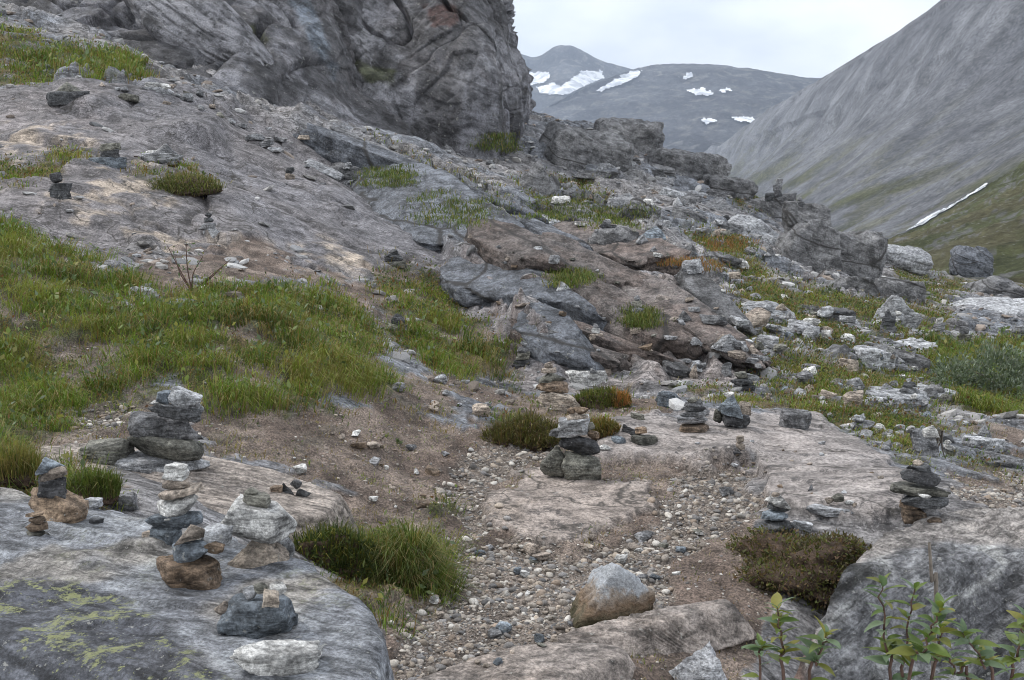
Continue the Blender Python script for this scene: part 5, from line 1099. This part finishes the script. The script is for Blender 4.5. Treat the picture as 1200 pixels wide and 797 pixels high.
def cards(P, D, Ln, Wd, col, r):
    """small pointed leaves"""
    n = len(P); D = D/np.linalg.norm(D, axis=1, keepdims=True); u = r.normal(size=(n, 3)); S = np.cross(D, u); S /= np.linalg.norm(S, axis=1, keepdims=True); Nn = np.cross(S, D)
    m1 = P+D*(Ln*0.45)[:, None]; V = np.stack([P, m1+S*(Wd/2)[:, None]+Nn*(Wd*0.12)[:, None], P+D*Ln[:, None], m1-S*(Wd/2)[:, None]+Nn*(Wd*0.12)[:, None]], 1).reshape(-1, 3)
    F = np.array([[0, 1, 2], [0, 2, 3]]); F = (F[None]+(np.arange(n)*4)[:, None, None]).reshape(-1, 3)
    return V, F, np.repeat(col, 4, axis=0)
def cover_field(n, weight, smin, smax, cols, seed, label, far=1.1, hgt=0.08):
    r = np.random.default_rng(seed); w = (weight*gy*gy*np.abs(np.gradient(ug, axis=1)*np.gradient(wg, axis=0))*gy**(-far)).ravel(); w = np.where(np.abs(ug.ravel()) < 0.62, w, 0); w = w/w.sum()
    idx = r.choice(len(w), n, p=w); y = np.exp(wg.ravel()[idx]+r.uniform(-.5, .5, n)*0.006); x = (ug.ravel()[idx]+r.uniform(-.5, .5, n)*0.002)*y; k = np.clip(y/9, 0.8, 4)**0.7
    P = np.stack([x, y, ground_z(x, y)+r.random(n)*hgt*k], -1); D = r.normal(size=(n, 3)); D[:, 2] = np.abs(D[:, 2])+0.3
    cols = np.array(cols); L_ = r.uniform(smin, smax, n)*k; V, F, c = cards(P, D, L_, L_*r.uniform(.4, .6, n), cols[r.integers(0, len(cols), n)]*r.uniform(.6, 1.4, n)[:, None], r)
    return tag(mk('ground_cover', V, F, M['grass'], col=c), label, kind='stuff')
cover_field(32000, (mg*(0.25+sst(0, 0.35, fbm2(gx*0.7, gy*0.7, 3, 0.5, 91.0))))*vis, 0.02, 0.045, [(0.07,0.10,0.03),(0.09,0.12,0.05),(0.055,0.075,0.028),(0.13,0.10,0.04),(0.15,0.075,0.035),(0.12,0.14,0.07)], 4, 'low leafy heath and moss creeping through the turf')

cover_field(5000, mg*ml*vis*clump, 0.04, 0.08, [(0.13,0.17,0.10),(0.16,0.20,0.07),(0.10,0.14,0.06),(0.20,0.19,0.06)], 5, 'broad-leaved herbs scattered through the long grass', 1.2, 0.16)
def soil_material():
    m = NT('peaty_soil'); pos = m.n('NewGeometry').outputs['Position']; a = m.noise(pos, 14, 6, 0.7); b = m.noise(pos, 70, 4, 0.7)
    c = m.mix(1.0, m.ramp(a, (0.35, (0.045, 0.032, 0.024)), (0.65, (0.11, 0.078, 0.058))), m.ramp(b, (0.35, 0.6), (0.65, 1.4)), 'MULTIPLY')
    bp = m.n('Bump', {'Height': m.math('ADD', a, m.math('MULTIPLY', b, 0.4)), 'Strength': 0.8, 'Distance': 0.04}); p = m.n('BsdfPrincipled', {'Base Color': c, 'Roughness': 0.95, 'Normal': bp.outputs[0], 'Specular IOR Level': 0.15})
    m.t.links.new(p.outputs[0], m.out.inputs[0]); return m.m
M['soil'] = soil_material()
MOUND = [mk('soil_core', *rock_shape(700+k, 5, 'round', 0.36, 0, 7), M['soil'], link=False) for k in range(4)]
def mound(name, label, cat, box, Y, greens, n, lmin, lmax, v=0, depth=0.7, cover=0, droop=0.6, wid=0.006, top=-0.1, orange=None, hf=0.9, jit=0.012):
    x0, y0, x1, y1 = box
    auto = Y is None
    if auto: Y = hit((x0+x1)/2, y1-3)[1]; Y = Y + (x1-x0)*mpp(Y)*depth*0.3
    k = mpp(Y); w = (x1-x0)*k; h = (y1-y0)*k*hf; d = w*depth; c = unproj((x0+x1)/2, (y0+y1)/2, Y)
    if auto: c[2] = drop(c[0], c[1]) + 0.02*h
    e = empty(name, Vector((c[0], c[1], c[2]-h/2)))
    if auto: e.rotation_euler.x = max(0.0, math.atan2(float(ground_z(c[0], c[1]+0.5)-ground_z(c[0], c[1]-0.5)), 1.0))
    me = MOUND[v]; put('soil_core', me, Vector(c), (0, 0, 0), (w*0.96, d, h), e)
    r = np.random.default_rng(v*7+int(x0)); me.calc_loop_triangles(); VV = np.array([q.co[:] for q in me.vertices]); NN = np.array([q.normal[:] for q in me.vertices])
    cand = np.where(VV[:, 2] > top)[0]; i = r.choice(cand, n); P = VV[i]*np.array([w*0.96, d, h]) + r.normal(size=(n, 3))*w*np.array([jit, jit, 0.012]); nn = NN[i]
    az = np.arctan2(nn[:, 1]*0.8-0.25, nn[:, 0]) + r.normal(size=n)*0.5; g = np.array(greens)[r.integers(0, len(greens), n)]*r.uniform(.6, 1.35, n)[:, None]
    if orange is not None:
        f = np.clip((VV[i][:, 0]-orange)*6, 0, 1)*(r.random(n) < .8); g = g*(1-f[:, None])+np.array([0.34, 0.15, 0.05])*f[:, None]*r.uniform(.7, 1.2, n)[:, None]
    V, F, c1 = blades(P, r.uniform(lmin, lmax, n), np.full(n, wid)*r.uniform(.7, 1.3, n), az, np.clip(r.normal(size=n)*.2+droop, .1, .98), g, r)
    o = mk('grass_blades', V + np.array([0, 0, h/2]), F, M['grass'], parent=e, col=c1); o['kind'] = 'stuff'
    if cover:
        i = r.choice(cand, cover); P = VV[i]*np.array([w, d*1.03, h*1.05]) + r.normal(size=(cover, 3))*w*0.012; D = NN[i]+r.normal(size=(cover, 3))*0.6; L_ = r.uniform(.018, .04, cover)
        V, F, c2 = cards(P, D, L_, L_*.5, np.array(greens)[r.integers(0, len(greens), cover)]*r.uniform(.5, 1.4, cover)[:, None], r); o = mk('moss_leaves', V+np.array([0, 0, h/2]), F, M['grass'], parent=e, col=c2); o['kind'] = 'stuff'
    return tag(e, label, cat)
LG = [(0.085,0.12,0.022),(0.11,0.14,0.03),(0.07,0.10,0.02),(0.16,0.15,0.05),(0.22,0.17,0.07)]
MO = [(0.12,0.13,0.035),(0.09,0.11,0.03),(0.13,0.12,0.04),(0.15,0.10,0.045),(0.085,0.065,0.03),(0.075,0.075,0.025),(0.11,0.075,0.04),(0.10,0.10,0.035),(0.06,0.05,0.03),(0.13,0.08,0.045)]
mound('grass_tussock', 'big drooping green tussock between the lichened boulder and the gravel', 'tussock', (405,610,540,770), 6.35, LG, 5200, 0.16, 0.34, 0, 0.9, droop=0.7, top=-0.35, hf=0.7)
mound('fern_clump', 'dark leafy clump with yellow and rusty tips beside the striped slab', 'plant', (335,600,440,720), 6.15, [(0.06,0.085,0.022),(0.09,0.11,0.025),(0.16,0.15,0.03),(0.045,0.065,0.02)], 1500, 0.08, 0.18, 1, 0.8, cover=3500, droop=0.5, hf=0.7)
mound('moss_mound', 'brown and olive mossy mound overhanging the dark ledge', 'moss', (846,606,1066,722), 6.75, MO, 5000, 0.02, 0.07, 2, 0.95, cover=8000, droop=0.8, top=-0.3, hf=0.75, jit=0.03)
mound('turf_bank', 'heathery turf bank with a dark undercut soil face', 'turf', (556,474,664,524), None, [(0.075,0.075,0.025),(0.10,0.10,0.03),(0.12,0.08,0.04),(0.16,0.13,0.05)], 2600, 0.06, 0.16, 3, 0.6, cover=2500, droop=0.5, wid=0.008, top=0.0)
mound('grass_tussock', 'rounded green tussock with bright orange tips', 'tussock', (668,445,740,480), None, [(0.08,0.11,0.025),(0.10,0.12,0.03),(0.15,0.14,0.04)], 1900, 0.06, 0.15, 1, 0.7, cover=1200, droop=0.45, wid=0.009, orange=0.12)
mound('grass_tussock', 'small yellow-brown tussock behind the knee-high cairn', 'tussock', (688,484,728,514), None, [(0.14,0.12,0.035),(0.18,0.14,0.04),(0.11,0.11,0.03),(0.24,0.13,0.04)], 1200, 0.06, 0.14, 2, 0.7, droop=0.5, wid=0.008)
mound('grass_tussock', 'grassy cushion lying on the big slab under the pale slab pile', 'tussock', (155,196,262,228), None, [(0.09,0.11,0.03),(0.12,0.13,0.04),(0.16,0.14,0.06)], 2200, 0.08, 0.2, 3, 0.5, droop=0.55, wid=0.013)
TF = [(0.085,0.125,0.025),(0.11,0.15,0.03),(0.15,0.165,0.045),(0.18,0.155,0.05),(0.07,0.10,0.025)]
for lb_, bx_, org in (('turf patch with willow scrub under the bluish slab ridge', (478,222,592,270), None), ('green turf strip above the big mid-slope boulder', (612,228,704,262), None), ('bright green turf beside the pale humped boulder', (688,240,764,276), None), ('small turf ledge at the foot of the sheer wall', (558,158,606,182), None), ('yellowing turf at the upper end of the bluish slab ridge', (428,196,484,222), None), ('rust-coloured turf under the dark overhanging boulder', (790,304,836,322), -0.6), ('rusty orange turf before the long pale hump', (826,278,876,296), -0.6), ('turf wedge between the brown ledges', (646,318,690,338), None), ('small green turf tuft in a crack of the red-brown ledges', (735,362,765,386), None)):
    r = np.random.default_rng(int(bx_[0])); x0, y0, x1, y1 = bx_; Ps = []; t_ = 0
    while len(Ps) < 85 and t_ < 400:
        t_ += 1; a_, b_ = r.uniform(-1, 1, 2)
        if a_*a_+b_*b_ > 1+0.9*float(noise2(np.array(a_*2.2+x0), np.array(b_*2.2))): continue
        Ps.append(hit((x0+x1)/2+a_*(x1-x0)/2, (y0+y1)/2+b_*(y1-y0)/2))
    Ps = np.array(Ps); ym = np.median(Ps[:, 1]); Ps = Ps[np.abs(Ps[:, 1]-ym) < 0.25*ym]; per = 24; n = len(Ps)*per; P = np.repeat(Ps, per, axis=0)+r.normal(size=(n, 3))*0.004*ym*np.array([1.6, 1.2, 0.15])
    g = np.array(TF)[r.integers(0, 5, n)]*np.repeat(r.uniform(.6, 1.35, len(Ps)), per)[:, None]
    if org is not None: g = np.where((r.random(n) < .75)[:, None], np.array([0.30, 0.15, 0.055])*r.uniform(.6, 1.2, n)[:, None], g)
    V, F, c1 = blades(P, r.uniform(.06, .2, n)*max(1, ym/28), np.full(n, .0006*ym)*r.uniform(.7, 1.3, n), r.uniform(0, 6.28, n), np.clip(r.normal(size=n)*.2+.6, .1, .98), g, r)
    E_ = np.median(Ps, axis=0); o = mk('turf_patch', V-E_, F, M['grass'], col=c1); o.location = E_; tag(o, lb_, 'turf', kind='stuff')
mound('grass_tussock', 'bright green tuft growing between two boulder cairns on the rim', 'tussock', (78,560,140,600), 5.55, LG[:4], 1300, 0.06, 0.16, 1, 0.7, droop=0.4, wid=0.005)
mound('grass_tussock', 'yellow straw tuft behind the leaning cairn', 'tussock', (-10,530,46,580), 5.9, [(0.20,0.17,0.05),(0.12,0.14,0.03),(0.24,0.19,0.07)], 1100, 0.08, 0.2, 2, 0.8, droop=0.45, wid=0.005)

# ------------------------------------------------------------------ woody plants
def tube(pts, radii, sides=6):
    pts = np.array(pts, float); n = len(pts); T = np.gradient(pts, axis=0); T /= np.linalg.norm(T, axis=1, keepdims=True)+1e-9
    a = np.cross(T, np.array([0.3, 1.0, 0.2])); a /= np.linalg.norm(a, axis=1, keepdims=True)+1e-9; b = np.cross(T, a); th = np.linspace(0, 2*math.pi, sides, endpoint=False)
    V = pts[:, None]+(a[:, None]*np.cos(th)[None, :, None]+b[:, None]*np.sin(th)[None, :, None])*np.array(radii)[:, None, None]
    F = [(i*sides+j, i*sides+(j+1) % sides, (i+1)*sides+(j+1) % sides, (i+1)*sides+j) for i in range(n-1) for j in range(sides)]
    return V.reshape(-1, 3), np.array(F)
def simple_material(name, a, b, scale=40, rough=0.7):
    m = NT(name); pos = m.n('NewGeometry').outputs['Position']; n_ = m.noise(pos, scale, 4, 0.65)
    p = m.n('BsdfPrincipled', {'Base Color': m.ramp(n_, (0.35, a), (0.65, b)), 'Roughness': rough, 'Normal': m.n('Bump', {'Height': n_, 'Strength': 0.3, 'Distance': 0.01}).outputs[0]}); m.t.links.new(p.outputs[0], m.out.inputs[0]); return m.m
M['bark'] = simple_material('red_brown_bark', (0.055, 0.030, 0.022), (0.11, 0.06, 0.042)); M['twig'] = simple_material('grey_twig', (0.10, 0.085, 0.07), (0.17, 0.145, 0.12))
M['leaf'] = leaf_material('willow_leaf', (0.085, 0.135, 0.035), (0.15, 0.18, 0.045), rough=0.45, trans=0.3)
M['leaf2'] = leaf_material('bluish_willow_leaf', (0.10, 0.15, 0.085), (0.16, 0.21, 0.13), rough=0.45, trans=0.25)
M['leaf3'] = leaf_material('yellowed_willow_leaf', (0.22, 0.20, 0.05), (0.16, 0.17, 0.045), rough=0.5, trans=0.35)
def leaf_mesh(curl, fold, wd):
    V = []; F = []; ns = 7
    for i in range(ns):
        t = i/(ns-1); w = wd*0.5*math.sin(math.pi*min(1, t**0.85))**0.8*(1-0.25*t) if 0 < t < 1 else 0.012; z = -curl*t*t + 0.05*math.sin(3*t)
        for s in (-1, -0.5, 0, 0.5, 1): V.append((t, s*w, z+fold*w*abs(s)+0.015*math.sin(9*t+s)))
    for i in range(ns-1):
        for j in range(4): F.append((i*5+j, i*5+j+1, i*5+j+6, i*5+j+5))
    return mk('leaf', np.array(V), np.array(F), M['leaf'], link=False)
LEAF = [leaf_mesh(c, f, w) for c, f, w in ((0.18, 0.35, 0.42), (0.3, 0.25, 0.46), (0.08, 0.45, 0.38), (0.22, 0.2, 0.5))]
def sapling(label, root, stems, seed, group='willow saplings'):
    """stems: lists of (px,py,Y) from low to tip, then leaf count"""
    r = random.Random(seed); rt = unproj(*root); z0 = drop(rt[0], rt[1]); e = empty('willow_sapling', (rt[0], rt[1], z0))
    for pts, nl, size in stems:
        K = np.array([[rt[0], rt[1], z0-0.02]]+[unproj(*p) for p in pts]); C = catmull(K, np.linspace(0, 1, 22))
        C[3:-2] += np.array([[r.gauss(0, .004), r.gauss(0, .004), 0] for _ in range(len(C)-5)])
        V, F = tube(C-np.array(e.location), np.linspace(0.0062, 0.0016, len(C))); o = mk('stem', V, F, M['bark'], parent=e)
        low = 0.40 if len(pts) > 1 else 0.45; nl = int(nl*1.35)
        for k in range(nl):
            t = low+(1-low)*(k/(nl-1))**0.8; p = catmull(K, np.array([t]))[0]; az = k*2.4+r.uniform(-.5, .5); el = r.uniform(0.0, 0.7)+(0.5 if k > nl-4 else 0)
            s = size*r.uniform(.65, 1.1)*(0.75 if k >= nl-2 else 1); o = put('leaf', r.choice(LEAF), Vector(p), (r.uniform(-.5, .5), -el, az), (s, s, s), e, M[r.choice(('leaf', 'leaf', 'leaf2', 'leaf2', 'leaf3'))])
    return tag(e, label, 'sapling', group)
sapling('short willow sapling in front of the rusty soil bank', (930,1150,2.55), [([(918,850,2.5),(916,760,2.5),(911,712,2.5)], 20, .066), ([(892,850,2.55),(893,756,2.55)], 12, .058), ([(945,850,2.5),(958,775,2.48),(968,744,2.47)], 15, .066)], 1)
sapling('tallest willow sapling rising in front of the striped ledge', (1065,1150,2.6), [([(1046,850,2.6),(1040,760,2.6),(1034,684,2.6)], 23, .064), ([(1060,850,2.55),(1085,760,2.5),(1104,712,2.5)], 20, .068), ([(1058,850,2.6),(1062,760,2.62),(1072,690,2.62)], 18, .062), ([(1085,850,2.6),(1100,770,2.6),(1102,735,2.6)], 12, .058)], 2)
sapling('bushy willow sapling at the right end of the dark ledge', (1175,1150,2.6), [([(1162,850,2.55),(1152,780,2.5),(1128,742,2.5)], 20, .068), ([(1180,850,2.6),(1192,770,2.6),(1203,722,2.6)], 18, .066), ([(1215,850,2.6),(1225,760,2.6)], 14, .064), ([(1140,850,2.6),(1120,790,2.6),(1110,765,2.6)], 12, .058)], 3)
rt = unproj(1094, 720, 3.6); _K = np.array([[rt[0]+.02, rt[1], drop(rt[0], rt[1])-.02], unproj(1096, 730, 3.6), unproj(1092, 680, 3.6), unproj(1089, 636, 3.6)]); V, F = tube(catmull(_K, np.linspace(0, 1, 18)), np.linspace(.009, .005, 18)); c0 = V.mean(0)
o = mk('dead_stem', V-c0, F, M['twig']); o.location = c0; tag(o, 'bare dead brown stem standing against the striped ledge', 'stem')

M['silver'] = leaf_material('silvery_willow_leaf', attr=True, rough=0.6, trans=0.2)
def shrub(label, cat, lobes, Y, nleaf, leaf, cols, nst, seed, name='willow_shrub', group=None):
    """lobes: photo boxes of foliage masses (x0,y0,x1,y1,offset back)"""
    r = np.random.default_rng(seed); k = mpp(Y); xs = [b[0] for b in lobes]+[b[2] for b in lobes]; yb = max(b[3] for b in lobes); c = unproj((min(xs)+max(xs))/2, yb, Y); z0 = drop(c[0], Y); e = empty(name, (c[0], Y, z0)); Vs = []; ar = np.array([(b[2]-b[0])*(b[3]-b[1]) for b in lobes], float)
    tips = []; E = np.array(e.location)
    for b, sh in zip(lobes, ar/ar.sum()):
        n = int(nleaf*sh); cc = unproj((b[0]+b[2])/2, (b[1]+b[3])/2, Y+b[4]); rad = np.array([(b[2]-b[0])*k/2, (b[2]-b[0])*k*0.42, (b[3]-b[1])*k/2])
        nc = max(6, n//45); Cc = r.normal(size=(nc, 3)); Cc = Cc/np.linalg.norm(Cc, axis=1, keepdims=True)*(r.random((nc, 1))**0.4)*rad*0.9; Pn = Cc[r.integers(0, nc, n)]+r.normal(size=(n, 3))*0.16*rad.mean()
        D = Pn/rad+r.normal(size=(n, 3))*0.6+np.array([0, 0, 0.7]); Vs.append((cc+Pn-E, D)); tips += [cc+q for q in Cc[:max(2, nst//len(lobes))]]
    P = np.concatenate([v[0] for v in Vs]); D = np.concatenate([v[1] for v in Vs]); n = len(P); L_ = r.uniform(.6, 1.2, n)*leaf; cols = np.array(cols)
    V, F, cl = cards(P, D, L_, L_*.34, cols[r.integers(0, len(cols), n)]*r.uniform(.65, 1.35, n)[:, None], r); o = mk('foliage', V, F, M['silver'], parent=e, col=cl); o['kind'] = 'stuff'
    for t in tips:
        q = np.array([t[0]*0.35+c[0]*0.65, Y, 0]); q[2] = z0; m1 = (q+t)/2+r.normal(size=3)*0.06; K = np.array([q, m1, t]); V, F = tube(catmull(K, np.linspace(0, 1, 8))-E, np.linspace(.012, .004, 8)*max(1, Y/12), 5); mk('stem', V, F, M['twig'], parent=e)
    return tag(e, label, cat, group)
SV = [(0.155,0.195,0.14),(0.19,0.225,0.17),(0.12,0.16,0.10),(0.10,0.13,0.07),(0.23,0.26,0.21)]
shrub('wide silvery green willow shrub beside the low pale slab', 'shrub', [(1092,412,1150,466,0),(1130,400,1200,480,.1),(1180,408,1260,490,.2),(1240,405,1340,480,.3),(1150,440,1230,496,-.3)], 16.0, 13000, .075, SV, 14, 1)
shrub('small grey-green willow scrub on the slope under the bluish slab ridge', 'shrub', [(500,222,550,262,0),(530,232,588,276,.3)], 28.0, 2600, .13, SV[:4]+[(0.13,0.14,0.06)], 6, 2)
shrub('thin wispy willow growing behind the wide-eaved cairn', 'shrub', [(1072,520,1112,560,.2)], 10.2, 260, .05, SV, 6, 3)
shrub('grey-leaved dwarf willow in the long grass of the bank', 'shrub', [(250,372,300,420,0),(290,368,345,405,.3)], 10.9, 700, .06, [(0.10,0.14,0.09),(0.15,0.19,0.14),(0.07,0.10,0.05)], 8, 4)
DW = [(0.09,0.135,0.05),(0.13,0.175,0.08),(0.07,0.10,0.035),(0.16,0.18,0.06)]
for lb_, lo_, y_ in (('low leafy willow at the upper edge of the bank grass', [(80,345,130,372,0)], 11.2), ('low leafy willow in the middle of the bank grass', [(150,395,205,430,0)], 9.9), ('leafy dwarf willow beside the brown bare patch', [(20,440,80,475,0)], 8.9), ('leafy dwarf willow at the lower end of the bank grass', [(360,415,425,452,0)], 10.3), ('small leafy willow at the soil bank edge', [(440,512,470,535,0)], 9.2)):
    shrub(lb_, 'shrub', lo_, y_, 420, .055, DW, 5, int(y_*10))
shrub('dark green low bush beside the dirt gap under the outcrop', 'shrub', [(940,340,990,372,0)], 26, 1100, .10, [(0.06,0.085,0.035),(0.08,0.11,0.05)], 4, 5)
r_ = random.Random(9); p0 = hit(225, 342); e = empty('bare_sapling', Vector((p0[0], p0[1], drop(p0[0], p0[1])))); LP = []
for q in ((196,288),(205,300),(218,284),(238,300),(262,312),(270,304),(250,330)):
    K = np.array([p0, unproj((225+q[0])/2+r_.uniform(-6, 6), (342+q[1])/2, p0[1]), unproj(*q, p0[1]+r_.uniform(-.2, .2))]); C = catmull(K, np.linspace(0, 1, 10)); V, F = tube(C-np.array(e.location), np.linspace(.010, .004, 10), 5); mk('stem', V, F, M['bark'], parent=e)
    LP += [C[r_.randrange(4, 10)]+np.array([r_.gauss(0, .03) for _ in range(3)]) for _ in range(12)]
rr_ = np.random.default_rng(4); LP = np.array(LP)-np.array(e.location); L_ = rr_.uniform(.03, .065, len(LP)); V, F, cl = cards(LP, rr_.normal(size=LP.shape)+[0, 0, .5], L_, L_*.4, np.array([(0.10,0.14,0.07),(0.20,0.19,0.06),(0.13,0.17,0.11)])[rr_.integers(0, 3, len(LP))], rr_); o = mk('foliage', V, F, M['silver'], parent=e, col=cl); o['kind'] = 'stuff'
tag(e, 'sparse thin-stemmed sapling between the bank grass and the big slab', 'sapling')
